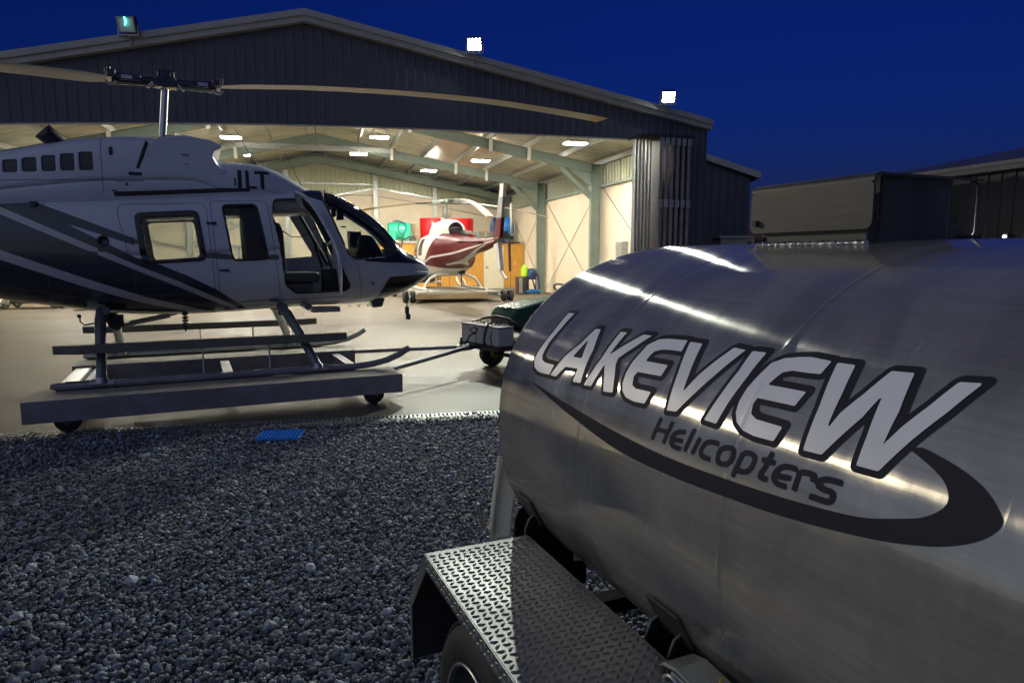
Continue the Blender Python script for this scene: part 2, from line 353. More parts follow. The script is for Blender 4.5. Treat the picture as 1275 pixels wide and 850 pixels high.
# ------------------------------------------------------------------ camera, world, lights
cam=bpy.data.cameras.new('camera'); co=bpy.data.objects.new('camera',cam); COL.objects.link(co); SC.camera=co
cam.sensor_width=36; cam.lens=36*835/1275; cam.clip_start=.05; cam.clip_end=2000
co.location=(0,0,1.55); co.rotation_euler=(R(90)-math.atan(105/835),0,0)
SC.render.resolution_x=1024; SC.render.resolution_y=682
SC.view_settings.view_transform='Standard'; SC.view_settings.look='None'; SC.view_settings.exposure=.7; SC.view_settings.gamma=1
W=bpy.data.worlds.new('World'); SC.world=W; W.use_nodes=True; t=W.node_tree; t.nodes.clear()
sky=t.nodes.new('ShaderNodeTexSky'); sky.sky_type='NISHITA'; sky.sun_disc=False
sky.sun_elevation=R(2.0); sky.sun_rotation=R(200); sky.air_density=1.2; sky.ozone_density=6; sky.dust_density=.2; sky.altitude=200
mx=t.nodes.new('ShaderNodeMix'); mx.data_type='RGBA'; mx.blend_type='MULTIPLY'; mx.inputs[0].default_value=1; mx.inputs[7].default_value=(.225,.172,.55,1)
hs=t.nodes.new('ShaderNodeRGBToBW'); 
bg=t.nodes.new('ShaderNodeBackground'); bg.inputs[1].default_value=.122; wo=t.nodes.new('ShaderNodeOutputWorld')
t.links.new(sky.outputs[0],mx.inputs[6]); # unseen fill glow added to the sky behind the viewer
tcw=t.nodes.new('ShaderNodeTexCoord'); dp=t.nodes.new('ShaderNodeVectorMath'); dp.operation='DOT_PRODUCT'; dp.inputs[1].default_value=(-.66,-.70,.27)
t.links.new(tcw.outputs['Generated'],dp.inputs[0]); mrw=t.nodes.new('ShaderNodeMapRange'); mrw.interpolation_type='SMOOTHSTEP'; mrw.inputs[1].default_value=.05; mrw.inputs[2].default_value=.95; mrw.inputs[4].default_value=SKY_FILL; t.links.new(dp.outputs['Value'],mrw.inputs[0])
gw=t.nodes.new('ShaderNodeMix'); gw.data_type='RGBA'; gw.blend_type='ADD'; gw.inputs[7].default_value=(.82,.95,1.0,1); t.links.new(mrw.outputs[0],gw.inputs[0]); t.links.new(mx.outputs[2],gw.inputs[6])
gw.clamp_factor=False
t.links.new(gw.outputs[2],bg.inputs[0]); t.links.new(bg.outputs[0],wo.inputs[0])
sl=bpy.data.lights.new('left_lamp_sun','SUN'); sl.energy=.36; sl.angle=R(.6); sl.color=(1,.88,.64); so=bpy.data.objects.new('left_lamp_sun',sl); COL.objects.link(so)
# low, far left; stands in for an unseen lamp that draws the tank streak
az=R(-57); el=R(16)
so.rotation_euler=Vector((-math.sin(az)*math.cos(el),-math.cos(az)*math.cos(el),-math.sin(el))).to_track_quat('-Z','Y').to_euler()

# ------------------------------------------------------------------ frames of reference
YH=R(15.3); J=(-1.07,16.24,0)
def hw(x,y,z=0): return (J[0]+x*math.cos(YH)-y*math.sin(YH), J[1]+x*math.sin(YH)+y*math.cos(YH), z)
DA=(-4.45,5.67); DD=(.9796,.2010)      # drain line
DN=(-DD[1],DD[0])
def dl(s,n,z=0): return (DA[0]+DD[0]*s+DN[0]*n, DA[1]+DD[1]*s+DN[1]*n, z)

# ------------------------------------------------------------------ ground
kind(MB().add([(-400,-400,-.035),(400,-400,-.035),(400,400,-.035),(-400,400,-.035)],[(0,1,2,3)]).build('ground',M['bed']),'structure')
mb=MB(); P=[dl(-40,.13),dl(60,.13),hw(70,22),hw(-60,22)]
mb.v=[(p[0],p[1],0) for p in P]+[(p[0],p[1],-.034) for p in P]; mb.f=[(0,1,2,3),(0,4,5,1),(1,5,6,2),(2,6,7,3),(3,7,4,0)]; mb.smooth=[False]*5
kind(mb.build('concrete_apron',M['concrete']),'structure')
mb=MB(); 
a,b_,c,d=dl(-40,-.17),dl(60,-.17),dl(60,0),dl(-40,0)
mb.v=[(p[0],p[1],.001) for p in (a,b_,c,d)]+[(p[0],p[1],-.034) for p in (a,b_,c,d)]; mb.f=[(0,1,2,3),(0,4,5,1),(1,5,6,2),(2,6,7,3),(3,7,4,0)]; mb.smooth=[False]*5
kind(mb.build('concrete_kerb',M['concrete']),'structure')
# door track line and saw cuts as thin dark inlays
def strip(name,p,q,w,z,m):
    p=Vector((p[0],p[1],z));q=Vector((q[0],q[1],z)); d=(q-p).normalized(); n=Vector((-d.y,d.x,0))*w/2
    return MB().add([p-n,q-n,q+n,p+n],[(0,1,2,3)]).build(name,m)
kind(strip('door_track',hw(-14,0),hw(5.6,0),.07,.004,M['black']),'structure')
for x in (-9.5,-3.4,2.6): kind(strip('slab_joint',hw(x,-9.2),hw(x,19),.02,.003,M['dark_steel']),'structure')
kind(strip('slab_joint',hw(-40,-4.4),hw(30,-4.4),.018,.0035,M['dark_steel']),'structure')
# drain channel with a slotted grate
dt=thing('drain_grate','long narrow slotted metal drain grate between concrete apron and gravel','drain',dl(0,0),math.atan2(DD[1],DD[0]))
MB().b2((-6,.004,-.034),(12,.126,-.030)).build('drain_channel',M['black'],dt)
g=MB(); g.b2((-6,.002,-.03),(12,.016,.002)); g.b2((-6,.114,-.03),(12,.128,.002))
x=-6
while x<12: g.b2((x,.016,-.014),(x+.020,.114,.001)); x+=.042
g.build('grate',M['galv'],dt)

# ------------------------------------------------------------------ gravel stones
def ico(sub):
    import bmesh
    bm=bmesh.new(); bmesh.ops.create_icosphere(bm,subdivisions=sub,radius=1)
    v=np.array([p.co[:] for p in bm.verts]); f=np.array([[q.index for q in p.verts] for p in bm.faces]); bm.free(); return v,f
def rocks(sub,k):
    v,f=ico(sub); out=[]
    for _ in range(k):
        s=RNG.uniform([.8,.55,.38],[1.15,.9,.68]); q=v*s
        for _ in range(9):  # random facets
            nrm=RNG.normal(size=3); nrm/=np.linalg.norm(nrm); h=RNG.uniform(.30,.62); dd=q@nrm; ex=np.clip(dd-h,0,None); q=q-ex[:,None]*nrm*.85
        q=q*(1+RNG.normal(size=(len(q),1))*.05); out.append(q)
    return out,f
def scatter(name,pts,size,sub,z0,z1):
    base,f=rocks(sub,14); n=len(pts); V=[];F=[];T=[]; nv=len(base[0])
    ks=RNG.integers(0,14,n); order=np.argsort(ks); off=0
    for k in range(14):
        sel=pts[ks==k]; m=len(sel)
        if m==0: continue
        A=RNG.uniform(0,2*np.pi,(m,3)); A[:,1:]=(A[:,1:]-np.pi)*.22
        ca,sa=np.cos(A),np.sin(A)
        Rz=np.zeros((m,3,3)); Rz[:,0,0]=ca[:,0];Rz[:,0,1]=-sa[:,0];Rz[:,1,0]=sa[:,0];Rz[:,1,1]=ca[:,0];Rz[:,2,2]=1
        Rx=np.zeros((m,3,3)); Rx[:,0,0]=1;Rx[:,1,1]=ca[:,1];Rx[:,1,2]=-sa[:,1];Rx[:,2,1]=sa[:,1];Rx[:,2,2]=ca[:,1]
        Ry=np.zeros((m,3,3)); Ry[:,1,1]=1;Ry[:,0,0]=ca[:,2];Ry[:,0,2]=sa[:,2];Ry[:,2,0]=-sa[:,2];Ry[:,2,2]=ca[:,2]
        RR=Rz@Rx@Ry; s=size*np.exp(RNG.normal(size=m)*.36)
        P=np.einsum('mij,vj->mvi',RR,base[k])*s[:,None,None]
        P[:,:,0]+=sel[:,0:1];P[:,:,1]+=sel[:,1:2];P[:,:,2]+=RNG.uniform(z0,z1,m)[:,None]
        V.append(P.reshape(-1,3)); F.append((f[None]+off+np.arange(m)[:,None,None]*nv).reshape(-1,3)); off+=m*nv
        tone=np.clip(.235*np.exp(RNG.normal(size=m)*.42),.05,.6); warm=RNG.normal(size=m)*.03
        c=np.stack([tone*(.95+warm),tone,tone*(1.12-warm),np.ones(m)],1); T.append(np.repeat(c,nv,0))
    V=np.concatenate(V);F=np.concatenate(F);T=np.concatenate(T)
    me=bpy.data.meshes.new(name); me.vertices.add(len(V)); me.vertices.foreach_set('co',V.ravel().astype(np.float32))
    me.loops.add(F.size); me.loops.foreach_set('vertex_index',F.ravel().astype(np.int32)); me.polygons.add(len(F))
    me.polygons.foreach_set('loop_start',np.arange(0,F.size,3,dtype=np.int32)); me.polygons.foreach_set('loop_total',np.full(len(F),3,np.int32))
    me.polygons.foreach_set('use_smooth',np.full(len(F),False)); 
    ca_=me.color_attributes.new('tone','FLOAT_COLOR','POINT'); ca_.data.foreach_set('color',T.ravel().astype(np.float32)); me.update(); me.validate()
    return link(name,me,M['stone'])
def region(pitch,y0,y1,pad=.5):
    xs=np.arange(-9,5,pitch); ys=np.arange(y0,y1,pitch); X,Y=np.meshgrid(xs,ys); X=X+RNG.uniform(-.5,.5,X.shape)*pitch; Y=Y+RNG.uniform(-.5,.5,Y.shape)*pitch
    P=np.stack([X.ravel(),Y.ravel()],1); n=(P[:,0]-DA[0])*DN[0]+(P[:,1]-DA[1])*DN[1]
    k=(n<-.165+.02*np.sin(P[:,0]*9)*np.sin(P[:,0]*4.3+1))&(P[:,0]>-.80*P[:,1]-pad)&(P[:,0]<.30*P[:,1]+.9)&(P[:,0]<2.6)
    return P[k]
near=region(.0185,1.35,3.5); far=region(.0225,3.5,7.2)
gv=scatter('gravel_near',near,.0136,2,-.028,.004); gf=scatter('gravel_far',far,.0158,1,-.030,.003)
import bmesh
st=np.stack([RNG.uniform(-6,1.5,1500),np.zeros(1500)],1); nn=-.17+RNG.exponential(.06,1500); st=np.array([dl((x+4.45)/.98,n_)[:2] for (x,_),n_ in zip(st,nn)]); gk=scatter('gravel_stray',st,.0125,1,.006,.010)
# one object of stones
bpy_join=[gv,gf,gk]
vs=[];
def merge(objs,name):
    me=bpy.data.meshes.new(name); bm=bmesh.new()
    for o in objs: bm.from_mesh(o.data)
    bm.to_mesh(me); bm.free()
    for o in objs: bpy.data.objects.remove(o)
    return link(name,me,M['stone'])
gr=merge(bpy_join,'gravel'); kind(gr,'stuff','loose blue grey crushed gravel in front of concrete apron'); gr['category']='gravel'

FLOOD_W=1600
# ------------------------------------------------------------------ hangar (local: x along the front, y into the depth)
XR,XL,XM=6.28,-13.38,-3.55; ZE,ZP=4.90,6.66; DEP=19.2; HB=4.47; DO=4.12; DOL=-11.6
def zr(x): return ZP-(x-XM)*.179 if x>XM else ZP-(XM-x)*.232
def hb(x): return HB-.0035*min(0,x)**2   # the long header sags a little to the left
H_=thing('hangar','large open steel framed hangar with dark navy cladding and lit cream interior','hangar',J,YH)
# ribbed front cladding
def ribbed(x0,x1,zb,zt,y,out,pitch=.2,rib=.009,w=.035,axis='x'):
    mb=MB(); xs=[];x=x0
    while x<x1-1e-6:
        xs+= [(x,0),(min(x+pitch-w*2,x1),0),(min(x+pitch-w*1.5,x1),rib),(min(x+pitch-w*.5,x1),rib)]; x+=pitch
    xs=[q for i,q in enumerate(xs) if i==0 or q[0]>xs[i-1][0]+1e-5]
    if xs[-1][0]<x1-1e-4: xs.append((x1,0))
    v=[];f=[]
    for q,d in xs:
        B=zb(q) if callable(zb) else zb; T=zt(q) if callable(zt) else zt
        v+= [(q,y+out*d,B),(q,y+out*d,T)] if axis=='x' else [(y+out*d,q,B),(y+out*d,q,T)]
    for i in range(len(xs)-1): f.append((2*i,2*i+2,2*i+3,2*i+1))
    return mb.add(v,f)
g=ribbed(XL,XR,lambda x: hb(x) if DOL<x<DO+1.45 else 0,lambda x:zr(x)-.02,-.12,-1); 
o=g.build('front_wall',M['navy_clad'],H_); md=o.modifiers.new('s','SOLIDIFY'); md.thickness=.02; md.offset=0
xs_=[XL+.05+(DO+1.4-XL)*i/24 for i in range(25)]
MB().prism([(x,hb(x)+.002) for x in xs_]+[(x,min(hb(x)+.4,zr(x)-.1)) for x in xs_[::-1]],1,-.09,0).build('door_header',M['dark_clad'],H_)
xs_=[DOL+(DO+.02-DOL)*i/24 for i in range(25)]
MB().prism([(x,hb(x)-.035) for x in xs_]+[(x,hb(x)-.002) for x in xs_[::-1]],1,-.16,-.085).build('header_trim',M['fascia'],H_)
# barge boards, folded in two steps
for s in (-1,1):
    e=XM+s*(XR-XM+.04)
    mb=MB()
    def slope(x0,x1,dz0,dz1,y0,y1):
        P=[(x0,zr(x0)+dz0),(x1,zr(x1)+dz0),(x1,zr(x1)+dz1),(x0,zr(x0)+dz1)]
        mb.prism(P,1,y0,y1)
    slope(XM,e,-.13,.0,-.30,-.14); slope(XM,e,-.005,.12,-.34,-.14); slope(XM,e,-.012,-.002,-.352,-.30)
    mb.build('barge_board',M['fascia'],H_)
    mb=MB(); slope(XM,e,.055,.075,-.14,DEP+.3); mb.build('roof_sheet',M['dark_clad'],H_)
    mb=MB(); slope(XM+s*.02,e-s*.2,.02,.035,-.1,DEP+.1); mb.build('roof_lining',M['foil'],H_)
    mb=MB(); 
    for k in range(8):
        x=XM+s*(.35+k*1.33)
        mb=MB(); z=zr(x)+.018-.10; mb.b2((x-.012,-.05,z-.09),(x+.012,DEP,z+.08)); mb.b2((x-.012,-.05,z-.10),(x+.05,DEP,z-.088)); mb.b2((x-.05,-.05,z+.081),(x+.012,DEP,z+.093))
        mb.build('purlin',M['galv'],H_)
# frames
FR=(.35,6.45,12.75,18.75)
for fi,y in enumerate(FR):
    for s in (-1,1):
        xc=XM+s*(XR-XM-.38); big=.36 if fi else .3
        MB().ibeam((xc,y,0),(xc,y,zr(xc)-.2),.19,big,.018,up=(1,0,0)).build('portal_column',M['green_steel'],H_)
        MB().ibeam((xc+s*.1,y,zr(xc+s*.1)-.38),(XM,y,zr(XM)-.38),.19,.33,.018).build('rafter',M['green_steel'],H_)
        mb=MB(); mb.prism([(xc-s*.12,zr(xc)-.5),(xc-s*1.1,zr(xc-s*1.1)-.52),(xc-s*.12,zr(xc)-1.0)],1,y-.012,y+.012)
        mb.build('haunch',M['green_steel'],H_)
        if fi in (1,2):
            MB().ibeam((xc-s*.14,y,3.62),(xc-s*1.32,y,zr(xc-s*1.32)-.56),.13,.16,.012).build('knee_brace',M['green_steel'],H_)
        if fi:
            for k in (2,4,5):
                x=XM+s*(.35+k*1.33); z=zr(x)-.2
                if fi<3: MB().beam((x,y-.13,z+.05),(x-s*.02,y-.13,z-.42),.12,.02,up=(0,1,0)).build('fly_brace',M['white_plate'],H_)
MB().ibeam((XM-4.2,12.72,5.88),(XM+3.2,12.72,5.88),.14,.2,.014).build('tie_beam',M['galv'],H_)
# side and back walls: cream lining below, ribbed sheet above a sloping girt
for s in (-1,1):
    xw=XM+s*(XR-XM-.12); zt=3.98
    a,b=(xw,xw+s*.03)
    MB().b2((a,-.08 if s>0 else -.08,.0),(b,DEP,zt)).build('lining_wall',M['liner'],H_)
    mb=ribbed(-.08,DEP,zt-.05,zr(xw)+.0,xw+s*.06,-s,.24,.03,.04,'y'); mb.build('upper_wall',M['upper_clad'],H_)
    MB().b2((xw+s*.06-.0,-.1,0),(xw+s*.1,DEP+.1,zr(xw)-.02)).build('outer_wall',M['navy_clad'],H_)
    MB().b2((xw-s*.10,-.05,zt-.02),(xw-.0*s,DEP,zt+.06)).build('girt',M['green_steel'],H_)
    # rod cross bracing
    for y0,y1 in ((.4,6.3),(6.6,12.6),(12.9,18.6)):
        mb=MB().tube([(xw-s*.04,y0,.05),(xw-s*.04,y1,3.95)],.012,6).tube([(xw-s*.065,y0,3.95),(xw-s*.065,y1,.05)],.012,6); mb.build('rod_brace',M['steel'],H_)
yb=DEP
top=[(6.18,3.98),(-.8,4.98),(-3.5,4.45),(-7,3.98),(-13.28,3.5)]
mb=MB(); P=[(-13.28,0),(6.18,0)]+top; mb.prism(P,1,yb,yb+.03); mb.build('lining_wall',M['liner'],H_)
mb=ribbed(-13.2,6.15,3.4,lambda x:zr(x)+.0,yb+.08,-1,.24,.03,.04); mb.build('upper_wall',M['upper_clad'],H_)
MB().b2((XL+.1,yb+.1,0),(XR-.1,yb+.14,ZE-.1)).build('outer_wall',M['navy_clad'],H_)
mb=MB(); 
for i in range(4): 
    p,q=top[i],top[i+1]; MB().beam((p[0],yb-.05,p[1]),(q[0],yb-.05,q[1]),.1,.09).build('girt',M['galv'],H_)
MB().beam((-5,yb-.06,5.15),(-.9,yb-.06,5.15),.08,.08).build('girt',M['galv'],H_)
for x in (-5.05,-.8,2.2,-9.5): MB().ibeam((x,yb-.15,0),(x,yb-.15,zr(x)-.3),.2,.16,.012,up=(0,1,0)).build('wall_post',M['galv'],H_)
MB().tube([(-5,yb-.03,3.9),(-2.2,yb-.03,4.62),(-.9,yb-.03,4.62),(2.1,yb-.03,4.2),(6,yb-.03,3.5)],.022,6).build('conduit',M['steel'],H_)
# diagonal trusses seen through the cabin windows on the left
for p,q in (((-9.4,2.2),(-5.1,3.9)),((-9.4,3.9),(-5.1,2.2)),((-13.6,3.0),(-9.6,1.9))): MB().beam((p[0],yb-.1,p[1]),(q[0],yb-.1,q[1]),.06,.08).build('wall_brace',M['galv'],H_)
mb=MB()
for x in (-8.6,-7.4,-6.9,-6.5): mb.b2((x,yb-.07,0),(x+.09,yb-.03,2.05))
mb.b2((-9.3,yb-.07,2.0),(-5.3,yb-.03,2.12)); mb.build('door_frame',M['steel'],H_)
mb=MB().b2((5.95,4.2,1.55),(6.2,4.75,2.05)); mb.b2((5.93,4.25,1.6),(5.951,4.7,2.0)); mb.build('vent_box',M['galv'],H_,bevel=.01)
# folded door leaves stacked at the right of the opening
for k in range(6):
    x=4.60+k*.15
    o=MB().b2((x,-.80,.05),(x+.045,-.14,HB-.06)).build('door_leaf',M['navy_clad'],H_,bevel=.004)
    MB().b2((x-.012,-.845,.04),(x+.057,-.801,HB-.05)).build('leaf_edge',M['dolly_paint'],o)
    for z in (.9,2.85,HB-.15): MB().b2((x-.03,-.87,z-.09),(x+.075,-.846,z+.09)).build('hinge',M['galv'],o)
for k in range(5):
    x=4.10+k*.095
    o=MB().b2((x,-.50,.05),(x+.03,-.34,HB-.04)).build('door_leaf',M['dolly_paint'],H_,bevel=.003)
    MB().b2((x-.008,-.54,.04),(x+.038,-.501,HB-.04)).build('leaf_edge',M['galv'],o)
MB().b2((4.05,-.9,HB-.055),(5.5,-.13,HB-.003)).build('leaf_track',M['dark_steel'],H_)

# ------------------------------------------------------------------ ceiling lamps inside
def clight(x,y,z,label):
    z=min(z,zr(x)-.42)
    o=thing('ceiling_light',label,'ceiling light',hw(x,y,z),YH,'ceiling lights inside the hangar')
    MB().b2((-.34,-.2,.02),(.34,.2,.10)).b2((-.05,-.05,.1),(.05,.05,.16)).build('housing',M['white_plate'],o,bevel=.01)
    MB().b2((-.31,-.17,0),(.31,.17,.019)).build('diffuser',M['lamp'],o)
    mb=MB(); 
    for sx in (-.28,.28): mb.tube([(sx,0,.1),(sx*.6,0,zr(x)-z-.02)],.006,5)
    mb.build('hanger',M['steel'],o)
LT=[(-1.28,9.5,6.0,'bright rectangular light right under the header above the helicopter nose'),
 (-1.9,12.3,5.62,'bright rectangular light hanging by the end of the horizontal tie beam'),
 (-6.3,9.5,5.98,'bright rectangular light at the header just right of the rotor mast'),
 (-6.4,13.4,5.6,'bright rectangular light above the antenna on the parked helicopter'),
 (2.5,9.6,5.45,'bright rectangular light among pinkish roof foil, right of the middle rafter'),
 (1.25,14.6,5.35,'bright rectangular light above the red tanks, near the back wall'),
 (4.0,3.4,5.2,'bright rectangular light half hidden by header beside front rafter'),
 (-11.3,9.5,5.2,'bright rectangular light at far left behind the angled exhaust stack'),
 (-1.3,3.2,6.1,'unseen ceiling light added above the header near the opening'),(-6.3,3.2,6.1,'unseen ceiling light added behind the header left of the ridge')]  # last two lamps added out of view to light the front interior
for a in LT: clight(*a)

# ------------------------------------------------------------------ floodlights on the barge board
def flood(x,z,label,face,power,tilt=24,yaw=0,col=(.93,1,.86)):
    o=thing('floodlight',label,'floodlight',hw(x,-.42,z),YH+R(yaw),'floodlights along the roof edge')
    rot=Matrix.Rotation(R(tilt),3,'X')   # face looks to -y and down
    MB().box((0,0,.2),(.34,.16,.30),rot).box(rot@Vector((0,.1,0))+Vector((0,0,.2)),(.26,.06,.22),rot).build('body',M['dark_steel'],o,bevel=.012)
    MB().box(rot@Vector((0,-.083,0))+Vector((0,0,.2)),(.28,.005,.24),rot).build('lens',face,o)
    mb=MB()
    for a,b in (((-.172,-.13),(.172,-.13)),((-.172,.13),(.172,.13)),((-.155,-.13),(-.155,.13)),((.155,-.13),(.155,.13))):
        mb.beam(rot@Vector((a[0],-.085,a[1]))+Vector((0,0,.2)),rot@Vector((b[0],-.085,b[1]))+Vector((0,0,.2)),.022,.022)
    mb.build('frame',M['fascia'],o)
    MB().beam((-.19,0,.2),(-.19,0,.0),.02,.03).beam((.19,0,.2),(.19,0,.0),.02,.03).beam((-.19,0,0),(.19,0,0),.03,.02).tube([(0,0,0),(0,.08,-.12),(0,.12,-.2)],.018,8).build('bracket',M['steel'],o)
    if power:
        l=bpy.data.lights.new('flood_beam','SPOT'); l.energy=power; l.spot_size=R(115); l.spot_blend=.6; l.shadow_soft_size=.07; l.color=col
        lo=bpy.data.objects.new('flood_beam',l); COL.objects.link(lo); lo.parent=o
        lo.location=(0,-.30,.16); lo.rotation_euler=(-R(90-tilt-6),0,0)
    return o
flood(.12,6.12,'left lit floodlight, glaring white, halfway down the right roof slope',M['flood'],FLOOD_W,24,-18)
flood(4.98,5.27,'right lit floodlight, glaring white, near the lower end of the roof slope',M['flood'],FLOOD_W,24,-18)
uo=flood(-6.92,5.93,'unlit square floodlight with dim cyan tube on the left roof slope',M['white_plate'],0,18,-12)
MB().tube([(-.0,-.125,.14),(.02,-.135,.22),(0,-.135,.3)],.016,8).build('dim_tube',M['faint'],uo)

# ------------------------------------------------------------------ neighbouring buildings
nb=thing('neighbour_shed','low dark ribbed shed seen past the hangar corner, pale roof trim','shed',(3.2,25.4,0),R(-1))
zn=lambda x:4.25-(x-6.4)*.335 if x>3 else 5.39
g=ribbed(1.2,5.6,0,lambda x:4.98-(x-3.5)*.333+.35,0,-1,.3,.03,.04); g.build('front_wall',M['navy_clad'],nb)
mb=MB(); mb.prism([(1.0,6.02),(5.9,4.39),(5.9,4.62),(1.0,6.25)],1,-.25,-.06); mb.build('roof_trim',M['fascia'],nb)
mb=MB(); mb.prism([(1.0,5.95),(5.8,4.35),(5.8,4.45),(1.0,6.05)],1,-.05,12); mb.build('roof',M['dark_clad'],nb)
MB().b2((5.5,.02,0),(5.6,12,4.4)).build('side_wall',M['dark_clad'],nb)
cb=thing('storage_crate','pale grey lidded storage crate just visible above tank beside hangar','crate',(7.12,22,0),R(3))
MB().b2((-.5,-.4,.0),(.5,.4,2.14)).build('crate_body',M['concrete_box'],cb,bevel=.01); MB().b2((-.56,-.46,2.145),(.56,.46,2.22)).build('lid',M['fascia'],cb,bevel=.01)
rb=thing('dark_building','unlit dark building with thin grey gutter behind the tank hatch','building',(10.43,14,0),YH)
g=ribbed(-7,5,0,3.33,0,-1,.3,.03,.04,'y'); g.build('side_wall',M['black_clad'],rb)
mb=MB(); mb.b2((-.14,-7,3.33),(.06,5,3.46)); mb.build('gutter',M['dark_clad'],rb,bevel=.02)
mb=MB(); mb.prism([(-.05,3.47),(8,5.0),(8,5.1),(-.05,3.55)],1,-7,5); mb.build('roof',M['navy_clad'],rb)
ll=thing('wall_light','tiny starry white light on dark building at right edge','wall light',(10.28,14.13,1.97),YH)
MB().b2((-.03,-.06,-.05),(.06,.06,.07)).build('housing',M['dark_steel'],ll,bevel=.01); mb=MB(); mb.ball((-.035,0,0),.022,8); mb.build('bulb',M['star'],ll)

# ------------------------------------------------------------------ tanker trailer. local: X = away from camera side, Y = along barrel
TA,TB,TC,TZ,TN=.76,.55,1.54,1.04,2.3
TYAW=math.atan2(.399,.917)
TX=TC; TY=.4
def tw(q,a): return (q*.917+a*-.399, q*.399+a*.917,0)
T=thing('tanker_trailer','brushed aluminium fuel tank trailer with dark swoosh logo and white lettering','tank trailer',tw(TX,TY),TYAW)
A0,A1=-1.2,1.9
# perimeter table by arc length from the leftmost point
th=np.linspace(math.pi,0,4001); sp=lambda v,e:np.sign(v)*np.abs(v)**e
uq=TA*sp(np.cos(th),2/TN); uz=TB*sp(np.sin(th),2/TN); ar=np.concatenate([[0],np.cumsum(np.hypot(np.diff(uq),np.diff(uz)))]); HALF=ar[-1]
def per(s,off=0):
    s=np.asarray(s,float); s=(s+HALF)%(2*HALF)-HALF; sg=np.where(s<0,-1,1); k=np.abs(s)
    q=np.interp(k,ar,uq); z=np.interp(k,ar,uz)
    nq=np.sign(q)*np.abs(q/TA)**(TN-1)/TA; nz=np.abs(z/TB)**(TN-1)/TB; L=np.hypot(nq,nz)+1e-9
    return q+nq/L*off, (z+nz/L*off)*sg
def tmap(off=0):
    def f(U,V):  # U axial, V arc
        q,z=per(V,off); return np.stack([q,U-TY,z+TZ],-1)
    return f
def uvpatch(us,vs,mapf,field,name,m,parent):
    # also writes a UV map (axial, arc) by finding params back from position
    mb=patch(us,vs,mapf,field); me_o=mb.build(name,m,parent); me=me_o.data
    uvl=me.uv_layers.new(name='UVMap'); co=np.array([v.co[:] for v in me.vertices])
    q=co[:,0]; z=co[:,2]-TZ; r=np.hypot(q/TA,z/TB)
    # nearest arc by table on angle
    ang=np.arctan2(np.abs(z)/TB,-q/TA); tang=np.arctan2(uz/TB,-uq/TA); s=np.interp(ang,tang,ar)*np.where(z<0,-1,1)
    U=np.stack([co[:,1]+TY,s],1); li=np.array([l.vertex_index for l in me.loops]); UV=U[li]
    # fix the seam at the far side
    st=np.array([p.loop_start for p in me.polygons]); 
    for p in me.polygons:
        a=UV[p.loop_start:p.loop_start+p.loop_total,1]
        if a.max()-a.min()>1: a[a<0]+=2*HALF
    uvl.data.foreach_set('uv',UV.ravel().astype(np.float32)); return me_o
# barrel with slightly proud weld seams and faint oil-canning
seams=[1.40,.886,.32,-.3]
def barrel(U,V):
    w=np.zeros(U.shape)
    for s_ in seams: w+= .0009*np.exp(-((U-s_)/.004)**2) - .0011*np.exp(-((U-s_)/.05)**2)
    w+=.0004*np.sin(U*7.1+1.3)*np.sin(V*5.3+.4)+.0002*np.sin(U*13.7-V*8.1)
    q,z=per(V,w); return np.stack([q,U-TY,z+TZ],-1)
us=np.unique(np.concatenate([np.linspace(A0,A1-.012,150)]+[np.linspace(s_-.03,s_+.03,21) for s_ in seams]))
vs=np.linspace(-HALF,HALF,341)
tank=uvpatch(us,vs,barrel,None,'tank_barrel',M['tank'],T)
# dished far head with rolled rim
for end,sg in ((A1,1),(A0,-1)):
    ks=np.linspace(-HALF,HALF,161)[:-1]; rings=[]
    for sc,dy in ((1.0,-.014),(.9985,-.004),(.992,.0),(.975,.002),(.955,.012),(.8,.045),(.5,.075),(.2,.09),(.02,.092)):
        q,z=per(ks); rings.append([(q[i]*sc,end-TY+sg*dy,TZ+z[i]*sc) for i in range(len(ks))])
    n=len(ks); v=[p for r_ in rings for p in r_]; f=[(i*n+k,i*n+(k+1)%n,(i+1)*n+(k+1)%n,(i+1)*n+k) for i in range(len(rings)-1) for k in range(n)]
    MB().add(v,f,True).build('tank_head',M['alu'],T)
